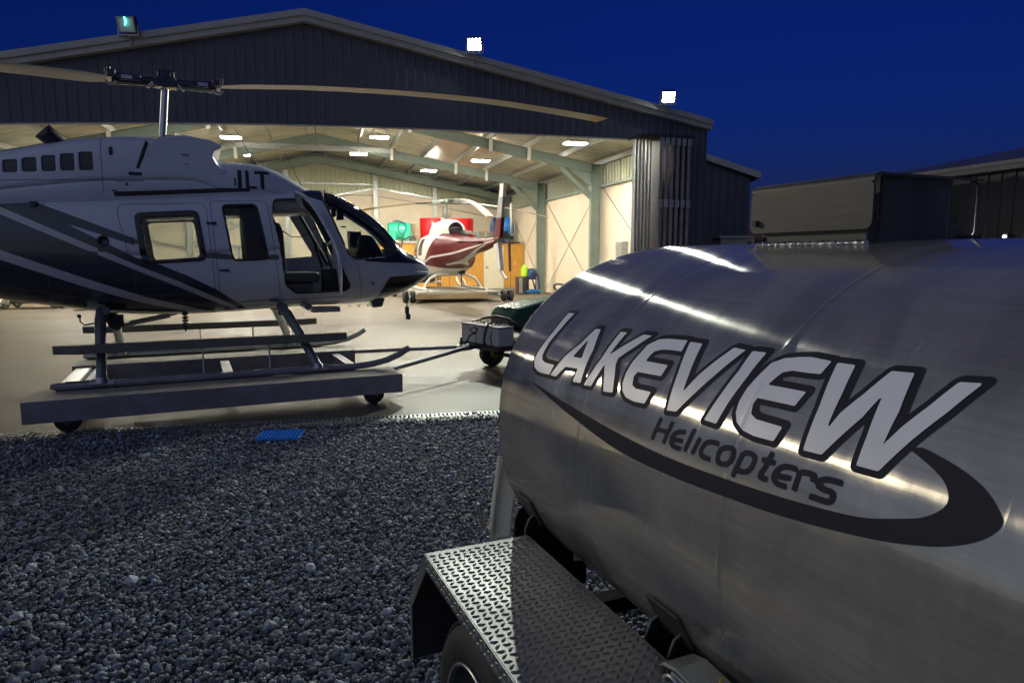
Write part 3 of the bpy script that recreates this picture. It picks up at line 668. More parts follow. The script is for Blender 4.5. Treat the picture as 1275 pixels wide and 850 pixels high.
# lettering: cut from the barrel's own surface 0.8 mm and 1.6 mm proud
LOGO_WHITE=[[(1.6859,0.3846),(1.6527,0.3864),(1.6632,0.3307),(1.6802,0.2825),(1.6828,0.2605),(1.6839,0.2424),(1.6737,0.2295),(1.6524,0.2242),(1.6248,0.2247),(1.5977,0.2255),(1.604,0.1966),(1.6476,0.1939),(1.6755,0.1948),(1.7024,0.2029),(1.7184,0.2207),(1.7172,0.245),(1.7096,0.2675),(1.6919,0.3192)],[(1.4949,0.3504),(1.4721,0.3517),(1.4481,0.2927),(1.4467,0.2552),(1.4387,0.2029),(1.4769,0.1997),(1.4753,0.2348),(1.5366,0.2304),(1.5658,0.1979),(1.5985,0.1962),(1.5623,0.256),(1.5191,0.3019)],[(1.3839,0.3562),(1.3564,0.3571),(1.3712,0.2891),(1.2897,0.3589),(1.2567,0.3602),(1.2902,0.3236),(1.3277,0.2874),(1.3248,0.271),(1.3095,0.2468),(1.2899,0.206),(1.329,0.202),(1.3489,0.2362),(1.3687,0.2644),(1.3891,0.2038),(1.422,0.2006),(1.3955,0.2741)],[(1.1344,0.3643),(1.1289,0.3356),(1.1619,0.3343),(1.1905,0.3312),(1.2126,0.3232),(1.2202,0.3095),(1.2226,0.2962),(1.1448,0.2988),(1.1477,0.2719),(1.2309,0.2675),(1.2375,0.2556),(1.2288,0.2357),(1.212,0.2309),(1.157,0.2335),(1.1635,0.206),(1.2028,0.2029),(1.2358,0.206),(1.2563,0.2171),(1.2667,0.234),(1.2706,0.2596),(1.2677,0.2843),(1.2596,0.3064),(1.2496,0.3356),(1.225,0.3535),(1.1966,0.3598),(1.1576,0.3625)],[(1.1238,0.362),(1.0856,0.3625),(1.0695,0.2896),(1.0625,0.2521),(1.0414,0.2957),(1.0191,0.3316),(0.9965,0.3665),(0.9646,0.3656),(0.9961,0.3086),(1.0222,0.2662),(1.0588,0.2113),(1.0872,0.2078),(1.1023,0.2869)],[(0.9478,0.3661),(0.9146,0.3683),(0.9243,0.3033),(0.9352,0.2569),(0.9436,0.2136),(0.9766,0.2136),(0.962,0.2671),(0.9496,0.321)],[(0.7761,0.3728),(0.7804,0.3454),(0.8036,0.3432),(0.8367,0.3419),(0.854,0.3352),(0.8617,0.3227),(0.869,0.3072),(0.7869,0.3095),(0.7948,0.2816),(0.8773,0.2794),(0.8795,0.2662),(0.8746,0.2494),(0.8593,0.2428),(0.7996,0.2428),(0.8061,0.2162),(0.8502,0.2144),(0.8778,0.2176),(0.8985,0.2282),(0.9089,0.2437),(0.9125,0.2653),(0.9094,0.2922),(0.9002,0.321),(0.8897,0.3481),(0.8704,0.3629),(0.8423,0.3701),(0.8188,0.3742)],[(0.7647,0.3719),(0.732,0.3733),(0.7246,0.3205),(0.7208,0.256),(0.711,0.2891),(0.6898,0.329),(0.6711,0.3737),(0.6367,0.3769),(0.6264,0.3121),(0.6264,0.2587),(0.6121,0.2913),(0.5909,0.3312),(0.5725,0.3746),(0.5431,0.3787),(0.5647,0.3263),(0.5913,0.2763),(0.6179,0.2224),(0.6525,0.2207),(0.6543,0.2653),(0.6615,0.333),(0.674,0.2904),(0.7119,0.2198),(0.7462,0.2176),(0.7509,0.2922)]]
LOGO_HOLES=[[(1.4942,0.3165),(1.479,0.2635),(1.5226,0.2609)]]
LOGO_SWOOSH=[(1.7192,0.1646),(1.4759,0.1219),(1.2382,0.0906),(1.0505,0.0886),(0.849,0.1004),(0.7172,0.1139),(0.5981,0.1332),(0.526,0.1527),(0.487,0.1709),(0.4646,0.189),(0.4546,0.2082),(0.4638,0.2242),(0.485,0.2424),(0.5179,0.2574),(0.5597,0.2684),(0.5765,0.271),(0.5877,0.2635),(0.5509,0.2477),(0.529,0.2331),(0.5193,0.2149),(0.525,0.1997),(0.5437,0.1836),(0.5752,0.1705),(0.6247,0.1545),(0.6963,0.1439),(0.7889,0.1346),(0.8988,0.1271),(1.0314,0.1215),(1.1691,0.1229),(1.3394,0.1318),(1.5049,0.1444)]
LOGO_STROKES=[[(1.0976,0.1908),(1.1086,0.1416)],[(1.0599,0.1912),(1.0708,0.1435)],[(1.1032,0.165),(1.0652,0.1678)],[(1.0151,0.1795),(1.0328,0.1764),(1.0481,0.1668),(1.0491,0.1536),(1.0434,0.1467),(1.0318,0.1458),(1.0155,0.1467)],[(1.0488,0.1577),(1.0161,0.1623)],[(0.9935,0.1926),(1.0049,0.1444)],[(0.9725,0.1804),(0.983,0.1453)],[(0.9229,0.1813),(0.9437,0.1795),(0.955,0.1741),(0.9609,0.1627),(0.9604,0.1527),(0.9497,0.149),(0.9332,0.1495)],[(0.9052,0.1791),(0.916,0.1714),(0.9171,0.1568),(0.9112,0.1499),(0.8951,0.1518),(0.8841,0.1609),(0.883,0.1746),(0.8893,0.1822),(0.9052,0.1791)],[(0.8621,0.1818),(0.8727,0.136)],[(0.8613,0.1818),(0.8453,0.1849),(0.8343,0.1809),(0.8338,0.17),(0.8391,0.1577),(0.8505,0.1513),(0.8671,0.1499)],[(0.8011,0.1997),(0.8075,0.1723),(0.8131,0.16),(0.8121,0.1541),(0.7965,0.1545)],[(0.8184,0.1822),(0.7898,0.184)],[(0.747,0.1867),(0.7673,0.1849),(0.7789,0.1786),(0.7847,0.1691),(0.7847,0.16),(0.7745,0.1545),(0.7565,0.1554)],[(0.7846,0.1655),(0.7525,0.17)],[(0.7398,0.1863),(0.7415,0.1536)],[(0.74,0.1845),(0.7246,0.1872),(0.7141,0.1867),(0.7133,0.1836),(0.7138,0.1764)],[(0.6639,0.1903),(0.6798,0.1894),(0.6919,0.1876),(0.7016,0.1818),(0.7018,0.175),(0.6921,0.1727),(0.6798,0.1727),(0.674,0.17),(0.674,0.1618),(0.6805,0.1573),(0.6964,0.1563),(0.7123,0.1554)]]

su=np.arange(.44,1.78,.0032); sv=np.arange(-.06,.46,.0032)
U,V=np.meshgrid(su,sv,indexing='ij')
white=np.full(U.shape,1e9)
for P in LOGO_WHITE: white=np.minimum(white,poly_sdf(U,V,P))
for P in LOGO_HOLES: white=np.maximum(white,-poly_sdf(U,V,P))
dark=np.full(U.shape,1e9)
def crs(P,n=6):
    out=[]
    for i in range(len(P)-1):
        p0=P[max(i-1,0)];p1=P[i];p2=P[i+1];p3=P[min(i+2,len(P)-1)]
        for k in range(n):
            t=k/n; out.append(tuple(.5*(2*p1[j]+(p2[j]-p0[j])*t+(2*p0[j]-5*p1[j]+4*p2[j]-p3[j])*t*t+(3*p1[j]-p0[j]-3*p2[j]+p3[j])*t**3) for j in (0,1)))
    return out+[P[-1]]
sw=poly_sdf(U,V,crs(LOGO_SWOOSH[:16])+crs(LOGO_SWOOSH[16:]+LOGO_SWOOSH[:1])); dark=np.minimum(sw,dark)
for P in LOGO_STROKES: dark=np.minimum(dark,stroke_sdf(U,V,crs(P,4) if len(P)>3 else P,.0048))
outl=white-.0098
# thicker outline towards the top of the letters, like a cast shadow layer
full=np.full(U.shape,1e9)
for P in LOGO_WHITE: full=np.minimum(full,poly_sdf(U,V,[(a-.004,b+.005) for a,b in P]))
outl=np.minimum(outl,full-.0082)
dark=np.minimum(dark,outl)
def bump_barrel(off):
    def f(U,V):
        w=np.zeros(U.shape)
        for s_ in seams: w+= .0009*np.exp(-((U-s_)/.004)**2) - .0011*np.exp(-((U-s_)/.05)**2)
        w+=.0004*np.sin(U*7.1+1.3)*np.sin(V*5.3+.4)+.0002*np.sin(U*13.7-V*8.1)
        q,z=per(V,w+off); return np.stack([q,U-TY,z+TZ],-1)
    return f
patch(su,sv,bump_barrel(.0012),lambda a,b,c:dark).build('dark_logo_layer',M['lettering_dark'],tank,label='charcoal swoosh, small wording and letter outlines')
patch(su,sv,bump_barrel(.0022),lambda a,b,c:white).build('white_logo_lettering',M['lettering'],tank,label='large slanted white capital letters')
# manhole hatch
hx0,hx1=1.335-TX,1.66-TX; hy0,hy1=1.072-TY,1.405-TY; ht=1.735
hb=MB().b2((hx0,hy0+.004,1.53),(hx1,hy1-.01,1.63)).build('hatch_base',M['alu'],T,bevel=.003)
lid=MB(); 
# lid: folded sheet, front flap with rounded lower corners
prof=[(hx0-.016,1.608),(hx0-.016,ht-.012),(hx0-.011,ht-.003),(hx0,ht),(hx1+.02,ht),(hx1+.02,ht-.006),(hx0+.002,ht-.006),(hx0-.010,ht-.014),(hx0-.010,1.608)]
ys0,ys1=hy0-.02,hy1+.015
flap=rpoly([(ys0,1.612),(ys1,1.612),(ys1,ht-.016),(ys0,ht-.016)],.02,4)
fl=[]
lid.prism([(p[0],p[1]) for p in flap],0,hx0-.018,hx0-.012)
for i in range(7):
    a0=i/7*math.pi/2;a1=(i+1)/7*math.pi/2; c=(hx0+.0,ht-.018)
    lid.prism([(c[0]-.018*math.cos(a0),c[1]+.018*math.sin(a0)),(c[0]-.018*math.cos(a1),c[1]+.018*math.sin(a1)),(c[0]-.012*math.cos(a1),c[1]+.012*math.sin(a1)),(c[0]-.012*math.cos(a0),c[1]+.012*math.sin(a0))],1,ys0,ys1)
lid.b2((hx0,ys0,ht-.006),(hx1+.03,ys1,ht))
lid.build('hatch_lid',M['alu'],T)
MB().b2((hx0+.03,hy0-.004,1.55),(hx1-.06,hy0+.003,ht-.006)).build('hatch_side',M['alu'],T)
MB().tube([(hx1+.0,hy0-.01,ht-.006),(hx1+.022,hy0-.01,ht-.012),(hx1+.028,hy0-.01,ht-.03),(hx1+.028,hy0-.01,1.61),(hx1+.02,hy0-.01,1.60)],.004,8).b2((hx1-.02,hy0-.02,1.58),(hx1+.035,hy0+.01,1.602)).build('hatch_bracket',M['dark_steel'],T)
MB().tube([(hx0-.03,hy1-.01,1.637),(hx0-.01,hy1-.01,1.637)],.008,10).build('lid_bolt',M['black'],T)
wl=MB(); n_=46
pts=[(hx0-.006+.0035*math.sin(i*1.9),hy0+(hy1-hy0)*i/n_,1.5815+.002*math.sin(i*2.7)) for i in range(n_+1)]
wl.tube(pts,[.0065+.002*math.sin(i*2.3) for i in range(n_+1)],6); wl.build('weld_bead',M['chrome'],T)
MB().box((hx0-.01,hy1+.01,1.592),(.02,.03,.012)).tube([(hx0-.02,hy1+.02,1.588),(hx0,hy1-.02,1.598)],.006,6).build('clip',M['dark_steel'],T)
# saddles: welded pad and two bent gusset plates each
for a in (1.78,1.08):
    y=a-TY; q,z=per(np.array([-.21,-.255,-.30])); P=[(float(q[i])-.004,TZ+float(z[i])) for i in range(3)]
    sd=MB().prism([(P[0][0],P[0][1]),(P[2][0],P[2][1]),(P[2][0]-.007,P[2][1]-.003),(P[0][0]-.008,P[0][1]-.001)],1,y-.055,y+.055).build('saddle_pad',M['alu'],T,bevel=.003)
    for dy in (-.035,.045):
        x0=P[1][0]-.004; zz=P[2][1]
        pr=[(x0+.02,zz+.03),(x0-.01,zz+.015),(x0-.022,zz-.012),(x0-.024,.44),(x0+.14,.44),(x0+.14,zz-.06),(x0+.06,zz-.03)]
        MB().prism(pr,1,y+dy-.003,y+dy+.003).build('saddle_gusset',M['matt_black'],T)
        MB().tube([(x0+.018,y+dy,zz+.032),(x0-.01,y+dy,zz+.018),(x0-.023,y+dy,zz-.012),(x0-.026,y+dy,.62)],.0035,6).build('gusset_edge',M['alu'],T)
# chassis
for x in (.98-TX,2.1-TX): MB().b2((x-.03,A0-.2-TY,.38),(x+.03,A1+.15-TY,.48)).build('chassis_rail',M['matt_black'],T)
for a in (1.78,1.08,.3,-.6): MB().b2((.86-TX,a-.03-TY,.40),(2.22-TX,a+.03-TY,.45)).build('cross_member',M['matt_black'],T)
for dx in (-.13,.13): MB().beam((TC-TX+dx*3.2,A1+.1-TY,.43),(TC-TX+dx*.6,A1+1.5-TY,.46),.07,.09).build('drawbar',M['matt_black'],T)
# pale channel post in front of the tank's lower corner
MB().beam((.905-TX,2.10-TY,.83),(.765-TX,1.84-TY,.685),.055,.018,up=(-.5,-.6,.6)).beam((.877-TX,2.115-TY,.84),(.737-TX,1.85-TY,.695),.014,.05,up=(-.5,-.6,.6)).build('front_channel',M['door_cream'],T,bevel=.003)
MB().b2((.70-TX,1.72-TY,.655),(.84-TX,1.86-TY,.667)).tube([(.73-TX,1.90-TY,.70),(.715-TX,1.91-TY,.78)],.009,6).build('channel_bracket',M['steel'],T)
# fender: folded tread plate
fx0,fx1=.478-TX,.785-TX; FZ=.75; fy0,fy1=.62-TY,1.69-TY
fd=MB(); t_=.004
fd.b2((fx0,fy0,FZ-t_),(fx1,fy1,FZ))
for s_,ya,yb_ in ((1,fy1,1.852-TY),(-1,fy0,.42-TY)):
    fd.prism([(ya,FZ),(yb_,.55),(yb_-s_*.004,.548),(ya-s_*.001,FZ-t_)],0,fx0,fx1)
    fd.b2((fx0,yb_-.002,.35),(fx1,yb_+.002,.549))
fd_=fd; fender=fd.build('fender_plate',M['tread'],T)
fb=MB(); fb.b2((fx0-.003,fy0,FZ-.042),(fx0+.001,fy1,FZ-.001))
fb.prism([(fy1,FZ-.001),(1.854-TY,.55),(1.854-TY,.505),(fy1-.012,FZ-.042)],0,fx0-.003,fx0+.001); fb.b2((fx0-.003,1.840-TY,.35),(fx0+.001,1.855-TY,.52))
fb.build('fender_lip',M['tread'],T)
ln=MB().b2((fx0+.002,fy0,FZ-.009),(fx1-.002,fy1,FZ-.0055)); ln.prism([(fy1,FZ-.007),(1.845-TY,.55),(1.841-TY,.55),(fy1-.004,FZ-.010)],0,fx0+.002,fx1-.002); ln.b2((fx0+.002,1.845-TY,.352),(fx1-.002,1.849-TY,.549)); ln.build('fender_inner_sheet',M['black'],fender)  # thin black sheet over the inner faces of the fender plate
# raised lozenges, alternating directions
def lozenges(faces):
    mb=MB()
    for (o_,ex,ey,en,w,h) in faces:
        o_=Vector(o_);ex=Vector(ex);ey=Vector(ey);en=Vector(en); pu,pv=.0215,.0185
        nu=int(w/pu); nv=int(h/pv)
        for i in range(nu):
            for j in range(nv):
                c=o_+ex*(pu*(i+.6))+ey*(pv*(j+.55)); a=R(46) if (i+j)%2 else R(-14)
                d=ex*math.cos(a)+ey*math.sin(a); n=ex*-math.sin(a)+ey*math.cos(a); L_=.0105; W_=(.0046 if (i+j)%2 else .0032); Hh=.0027
                v=[c-d*L_,c-d*L_*.5-n*W_*.85,c+d*L_*.5-n*W_*.85,c+d*L_,c+d*L_*.5+n*W_*.85,c-d*L_*.5+n*W_*.85]
                tp=[c-d*L_*.55+en*Hh,c-n*W_*.35+en*Hh*1.1,c+d*L_*.55+en*Hh,c+n*W_*.35+en*Hh*1.1]
                mb.add(v+tp,[(0,1,6),(1,7,6),(1,2,7),(2,8,7),(2,3,8),(3,4,8),(4,9,8),(4,5,9),(5,6,9),(5,0,6),(6,7,8,9)],True)
    return mb
lz=lozenges([((fx0,fy0,FZ),(1,0,0),(0,1,0),(0,0,1),fx1-fx0,fy1-fy0),((fx0-.003,fy0,FZ-.042),(0,1,0),(0,0,1),(-1,0,0),fy1-fy0,.038)])
lz.build('tread_lozenges',M['tread'],fender)
# wheel
wx=.525-TX; wy=1.43-TY
tw_=MB(); prof=[(.215,.004),(.23,-.004),(.256,-.010),(.285,-.005),(.302,.012),(.308,.03),(.31,.09),(.308,.15),(.302,.168),(.285,.185),(.25,.19),(.22,.18)]
tw_.lathe(prof,(wx,wy,.325),(1,0,0),48); ty=tw_.build('tyre',M['tyre'],T,label='black road tyre under the tread plate fender')
tb=MB()
for k in range(60):
    a=k*2*math.pi/60
    for x in (.03,.075,.12,.155):
        c=Vector((wx+x,wy+math.cos(a+(x*3))*.3095,.325+math.sin(a+(x*3))*.3095)); rot=Matrix.Rotation(a+x*3,3,'X')
        tb.box(c,(.034,.008,.024),rot)
tb.build('tread_blocks',M['tyre'],ty)
rm=MB().lathe([(.213,.006),(.218,-.004),(.208,-.006),(.202,.01),(.198,.05),(.10,.055),(.055,.035),(.05,.02),(.001,.018)],(wx,wy,.325),(1,0,0),40); rim=rm.build('rim',M['rim'],T)
lt=MB()
for k in range(5): a=k*2*math.pi/5; lt.tube([(wx+.05,wy+math.cos(a)*.075,.325+math.sin(a)*.075),(wx+.025,wy+math.cos(a)*.075,.325+math.sin(a)*.075)],.011,6)
lt.build('wheel_nuts',M['steel'],rim)
MB().lathe([(.2095,-.0065),(.2145,-.0085),(.2155,-.0045)],(wx,wy,.325),(1,0,0),40).build('rim_edge',M['chrome'],rim)
MB().tube([(wx+.1,wy,.325),(1.2,wy,.325)],.035,10).build('axle',M['dark_steel'],T)
# second wheel out of view on the other side
MB().lathe([(r_,-h_) for r_,h_ in prof],(2.55-TX,wy,.325),(1,0,0),32).build('tyre',M['tyre'],T)
MB().b2((2.3-TX,fy0,FZ-.004),(2.6-TX,fy1,FZ)).build('fender_plate',M['tread'],T)
# coupling bracket, hose, yellow tie at the bottom of the view
cx,cy=.80-TX,.93-TY
br=MB(); br.prism([(cy+.085,.752),(cy+.07,.768),(cy+.03,.778),(cy-.055,.771),(cy-.055,.765),(cy+.03,.770),(cy+.07,.760)],0,cx-.045,cx+.03); br.b2((cx-.048,cy-.055,.715),(cx-.043,cy+.04,.768)); br.b2((cx-.045,cy-.06,.71),(cx+.03,cy-.054,.767))
br.build('coupling_bracket',M['galv'],T,bevel=.002)
pts=[(cx-.052,cy+.03+.028*math.cos(a),.735+.026*math.sin(a)) for a in np.linspace(.3,5.9,24)]
MB().tube(pts,.0045,8).build('shackle_ring',M['chrome'],T)
mb=MB().tube([(cx-.05,cy-.02,.71),(cx-.052,cy-.03,.75),(cx-.046,cy-.035,.772),(cx-.01,cy-.045,.779),(cx+.02,cy-.05,.778)],.003,6).tube([(cx-.01,cy-.05,.775),(cx-.008,cy-.052,.80)],.0028,6).tube([(cx-.02,cy-.05,.778),(cx+.0,cy-.14,.785),(cx+.04,cy-.2,.77)],.0025,6).tube([(cx-.05,cy-.02,.71),(cx-.056,cy-.04,.73),(cx-.05,cy-.01,.75)],.003,6)
mb.build('yellow_tie',M['yellow'],T)
hs_=[(cx-.02,cy-.11,.735),(cx-.02,cy-.15,.748),(cx-.03,cy-.2,.765),(cx-.03,cy-.28,.76),(cx-.02,cy-.4,.70),(cx,cy-.6,.6)]
MB().tube(hs_,.026,16).build('hose',M['black'],T); MB().tube([hs_[0],(cx-.02,cy-.145,.746)],.031,16).build('hose_ferrule',M['alu'],T)

DOOR_ANG=85
HPT=(3.62,-.08,.36)
# ------------------------------------------------------------------ parked helicopter. local: X to the nose, -Y is the side we see
HY=R(25.5); HO=(-3.86,7.44,0)
HE=thing('helicopter','pale blue and white helicopter with navy lower stripes, cockpit door open, parked on dolly','helicopter',HO,HY)
class Loft:
    def __init__(s,zt,zb,hw_,zm,nu=3.,nl=2.6):
        s.zt=smoothtab(zt);s.zb=smoothtab(zb);s.hw=smoothtab(hw_);s.zm=zm;s.nu=nu;s.nl=nl
    def map(s,off=0):
        def f(U,V):
            zt=interp(s.zt,U);zb=interp(s.zb,U);h=np.maximum(interp(s.hw,U),1e-3);zm=zb+(zt-zb)*s.zm
            c=np.cos(V);q=np.sin(V); up=q>0; n=np.where(up,s.nu,s.nl); hz=np.where(up,zt-zm,zm-zb)
            y=h*np.sign(c)*np.abs(c)**(2/n); z=zm+hz*np.sign(q)*np.abs(q)**(2/n)
            if off:
                ny=np.sign(y)*np.abs(y/h)**(n-1)/h; nz=np.sign(q)*np.abs((z-zm)/hz)**(n-1)/np.maximum(hz,1e-3); L=np.hypot(ny,nz)+1e-9
                y=y+ny/L*off; z=z+nz/L*off
            return np.stack([U,y,z],-1)
        return f
FUS=Loft([(-3.0,1.98),(-2.2,2.08),(-1.4,2.14),(-.4,2.18),(.9,2.28),(1.4,2.315),(1.7,2.32),(1.86,2.285),(2.12,2.16),(2.42,1.94),(2.62,1.715),(2.70,1.64),(2.88,1.55),(3.03,1.44),(3.085,1.37)],
 [(-3.0,1.62),(-2.2,1.36),(-1.4,1.12),(-1,1.05),(-.5,.965),(0,.93),(.5,.93),(1.,.95),(1.5,.975),(2.,.985),(2.3,1.01),(2.6,1.08),(2.8,1.155),(3.0,1.27),(3.085,1.36)],
 [(-3.0,.19),(-2.2,.33),(-1.4,.48),(-1,.56),(-.5,.63),(0,.66),(1.2,.66),(1.7,.635),(2.1,.56),(2.5,.43),(2.8,.28),(2.95,.17),(3.04,.09),(3.085,.01)],.5,3.4,2.7)
COW=Loft([(-3.2,1.95),(-2.6,2.12),(-2.0,2.36),(-1.37,2.56),(-.99,2.66),(-.53,2.76),(0,2.80),(.35,2.79),(.5,2.71),(.6,2.61),(.7,2.585),(1.03,2.57),(1.25,2.50),(1.43,2.40),(1.6,2.31),(1.75,2.24)],
 [(-3.2,1.75),(1.75,2.05)],[(-3.2,.15),(-2,.33),(-1,.45),(-.4,.48),(1,.47),(1.35,.42),(1.6,.33),(1.75,.2)],.45,3.6,3)
S_U=np.linspace(-3.0,3.085,330); S_U[-6:]=[3.0,3.03,3.05,3.068,3.08,3.085]; S_V=np.linspace(-math.pi,math.pi,281)
def sdfp(P,X,side=0):
    d=poly_sdf(X[...,0],X[...,2],P)
    if side: d=np.where(X[...,1]*side>0.0,d,1e3)
    return d
W1i=rpoly([(-.14,1.945),(.345,1.975),(.40,1.55),(-.095,1.515)],.05); W1o=rpoly([(-.205,1.99),(.385,2.035),(.445,1.51),(-.155,1.475)],.07)
W2=rpoly([(.615,2.09),(.95,2.11),(1.05,1.525),(.695,1.515)],.05)
DOOR=rpoly([(1.11,2.0),(1.14,2.17),(1.455,2.195),(1.95,1.21),(1.90,1.16),(1.34,1.145),(1.225,1.24),(1.165,1.75)],.04)
DWIN=rpoly([(1.19,2.08),(1.42,2.10),(1.73,1.56),(1.235,1.52)],.05)
WS=[(1.74,2.6),(1.665,2.19),(1.80,1.86),(1.93,1.575),(2.02,1.525),(2.38,1.56),(2.56,1.635),(2.70,1.69),(3.3,2.2),(3.0,2.7)]
def wsf(X): return np.maximum(sdfp(WS,X),.038-np.abs(X[...,1]))
def bodyf(U,V,X):
    d=np.minimum(sdfp(W1i,X),sdfp(W2,X)); d=np.minimum(d,sdfp(DOOR,X,-1)); d=np.minimum(d,sdfp(DWIN,X,1)); d=np.minimum(d,wsf(X)); return -d
def skinline(name,L,pts,parent,r=.0028,close=True,m=None):
    P=[]; q=list(pts)+([pts[0]] if close else [])
    for i in range(len(q)-1):
        n=max(1,int(math.hypot(q[i+1][0]-q[i][0],q[i+1][1]-q[i][1])/.03))
        P+=[(q[i][0]+(q[i+1][0]-q[i][0])*k/n,q[i][1]+(q[i+1][1]-q[i][1])*k/n) for k in range(n)]
    P.append(q[-1]); g=np.linspace(math.pi/2+.02,3*math.pi/2-.02,900); out=[]
    g=np.where(g>math.pi,g-2*math.pi,g)
    for s_,z_ in P:
        X=L.map(.001)(np.full(g.shape,s_),g); out.append(tuple(X[np.argmin(np.abs(X[:,2]-z_))]))
    return MB().tube(out,r,5).build(name,m or M['heli_grey'],parent)
fus=patch(S_U,S_V,FUS.map(),bodyf).build('fuselage',M['heli_white'],HE,solid=.018)
def skin(name,field,m,parent,off=.003,L=FUS,us=None,vs=None,label=None,solid=0):
    us=S_U if us is None else us; vs=S_V if vs is None else vs
    return patch(us,vs,L.map(off),field).build(name,m,parent,label=label,solid=solid)
uu=np.linspace(-3.0,1.3,420)
D1=[(-3.3,3.05),(-1.26,2.17),(-.26,1.755),(-.205,1.74),(-.205,1.665),(-.80,1.88),(-.205,1.545),(.01,1.47),(.25,1.36),(.52,1.21),(.80,1.0),(.86,.7),(-3.3,.7)]
S1=[(-2.7,2.68),(-1.27,2.0),(-.54,1.64),(-.18,1.46),(.17,1.30),(.70,1.025),(.74,.985),(.68,.985),(.17,1.24),(-.54,1.575),(-1.28,1.935),(-2.7,2.58)]
S2=[(-2.7,2.12),(-1.32,1.61),(-.64,1.335),(-.16,1.15),(.33,1.0),(.55,.94),(.3,.95),(-.17,1.08),(-.65,1.25),(-1.32,1.515),(-2.7,2.0)]
GB=[(-.205,1.735),(.43,1.60),(.69,1.58),(1.16,1.575),(1.16,1.52),(.69,1.52),(.43,1.54),(-.205,1.675)]
def holes(X): return np.minimum(np.minimum(sdfp(W1o,X),sdfp(W2,X)-.012),sdfp(DOOR,X,-1))
skin('navy_paint',lambda U,V,X:np.maximum(sdfp(D1,X),-holes(X)),M['heli_navy'],fus,.002,us=uu,label='dark navy lower and rear paint')
for P in (S1,S2):
  for sd in (-1,1): skin('paint_stripe',lambda U,V,X:sdfp(P,X,sd),M['stripe'],fus,.004,us=uu)
skin('grey_paint_band',lambda U,V,X:np.maximum(sdfp(GB,X,-1),-holes(X)),M['heli_grey'],fus,.002,us=uu)
un=np.linspace(1.4,3.085,240)
NT=[(1.97,1.515),(2.3,1.49),(2.85,1.47),(3.2,1.40),(3.2,2.6),(2.2,2.6)]
skin('nose_paint',lambda U,V,X:np.maximum(sdfp(NT,X),-wsf(X)+.012),M['heli_navy'],fus,.002,us=un,label='navy painted nose top')
BR=[(1.42,2.245),(1.70,2.16),(1.80,2.6),(1.40,2.6)]
skin('brow_paint',lambda U,V,X:np.maximum(sdfp(BR,X),-wsf(X)+.012),M['heli_navy'],fus,.002,us=un)
CH=rpoly([(2.44,1.315),(3.06,1.335),(2.98,1.24),(2.66,1.09),(2.31,.99),(2.24,.9),(2.37,1.20)],.03)
skin('chin_window',lambda U,V,X:np.maximum(sdfp(CH,X),.03-np.abs(X[...,1])),M['black_gloss'],fus,.003,us=un,label='dark chin window under the nose')
for P in (W1i,W2):
  for sd in (-1,1): skin('window_pane',lambda U,V,X:sdfp(P,X,sd)-.01,M['glass'],fus,-.012)
skin('window_pane',lambda U,V,X:sdfp(DWIN,X,1)-.01,M['glass'],fus,-.012)
skin('windshield',lambda U,V,X:wsf(X)-.008,M['glass'],fus,-.008,us=un)
for sd in (-1,1):
  skin('window_frame',lambda U,V,X:np.maximum(sdfp(W1o,X,sd),-sdfp(W1i,X,sd)),M['black_gloss'],fus,.006,solid=.01)
  skin('window_frame',lambda U,V,X:np.abs(sdfp(W2,X,sd))-.011,M['black'],fus,.006,solid=.01)
skin('windshield_frame',lambda U,V,X:np.abs(wsf(X))-.011,M['dark_grey'],fus,.004,us=un,solid=.008)
skin('door_seal',lambda U,V,X:np.abs(sdfp(DOOR,X,-1))-.009,M['black'],fus,.003,solid=.01)
skin('door_seal',lambda U,V,X:np.abs(sdfp(DOOR,X,1))-.004,M['dark_grey'],fus,.002)
RD=rpoly([(-.36,2.07),(.46,2.11),(.52,1.05),(-.2,1.02),(-.24,1.42)],.09)
skinline('door_seam',FUS,RD,fus)
skinline('skin_seam',FUS,[(-.97,2.1),(-.97,1.12)],fus,close=False)
skinline('skin_seam',FUS,[(-1.5,2.05),(-1.5,1.25)],fus,close=False)
skinline('skin_seam',FUS,[(-1.4,1.28),(-.6,1.12),(.6,1.06),(1.9,1.09)],fus,close=False)
skinline('skin_seam',FUS,[(2.02,1.5),(2.08,1.2),(2.10,1.05)],fus,close=False)
RD2=rpoly([(.50,2.13),(1.06,2.15),(1.17,1.1),(.56,1.05)],.05)
skinline('door_seam',FUS,RD2,fus)
# small body fittings: handles, port, vents
def onskin(s,z,off=.01):
    g=np.linspace(-math.pi,-math.pi/2,400) if z<FUSZM(s) else np.linspace(math.pi/2,math.pi,400)
    X=FUS.map(off)(np.full(g.shape,s),g); k=np.argmin(np.abs(X[:,2]-z)); return tuple(X[k])
def FUSZM(s): return float(interp(FUS.zb,s)+(interp(FUS.zt,s)-interp(FUS.zb,s))*.5)
for s_,z_ in ((.50,1.90),(.60,1.41),(1.1,1.07)): p=onskin(s_,z_); MB().box(p,(.09,.02,.02)).box((p[0]+.03,p[1]-.012,p[2]),(.04,.012,.03)).build('door_handle',M['dark_steel'],fus,bevel=.004)
p=onskin(-.48,1.71,.002); po=MB().lathe([(.052,0),(.052,.012),(.04,.016),(.034,.004),(.001,.002)],p,(0,-1,0),24).build('fuel_filler',M['dark_steel'],fus)
p=onskin(-1.05,2.04,.002); MB().box(p,(.07,.04,.085)).build('vent_scoop',M['dark_steel'],fus,bevel=.015)
for s_,z_ in ((-.86,1.09),(-.72,1.10),(-.70,1.06),(2.22,1.24)): p=onskin(s_,z_,.003); MB().tube([p,(p[0],p[1]-.02,p[2])],.014,8).build('fitting',M['black'],fus)
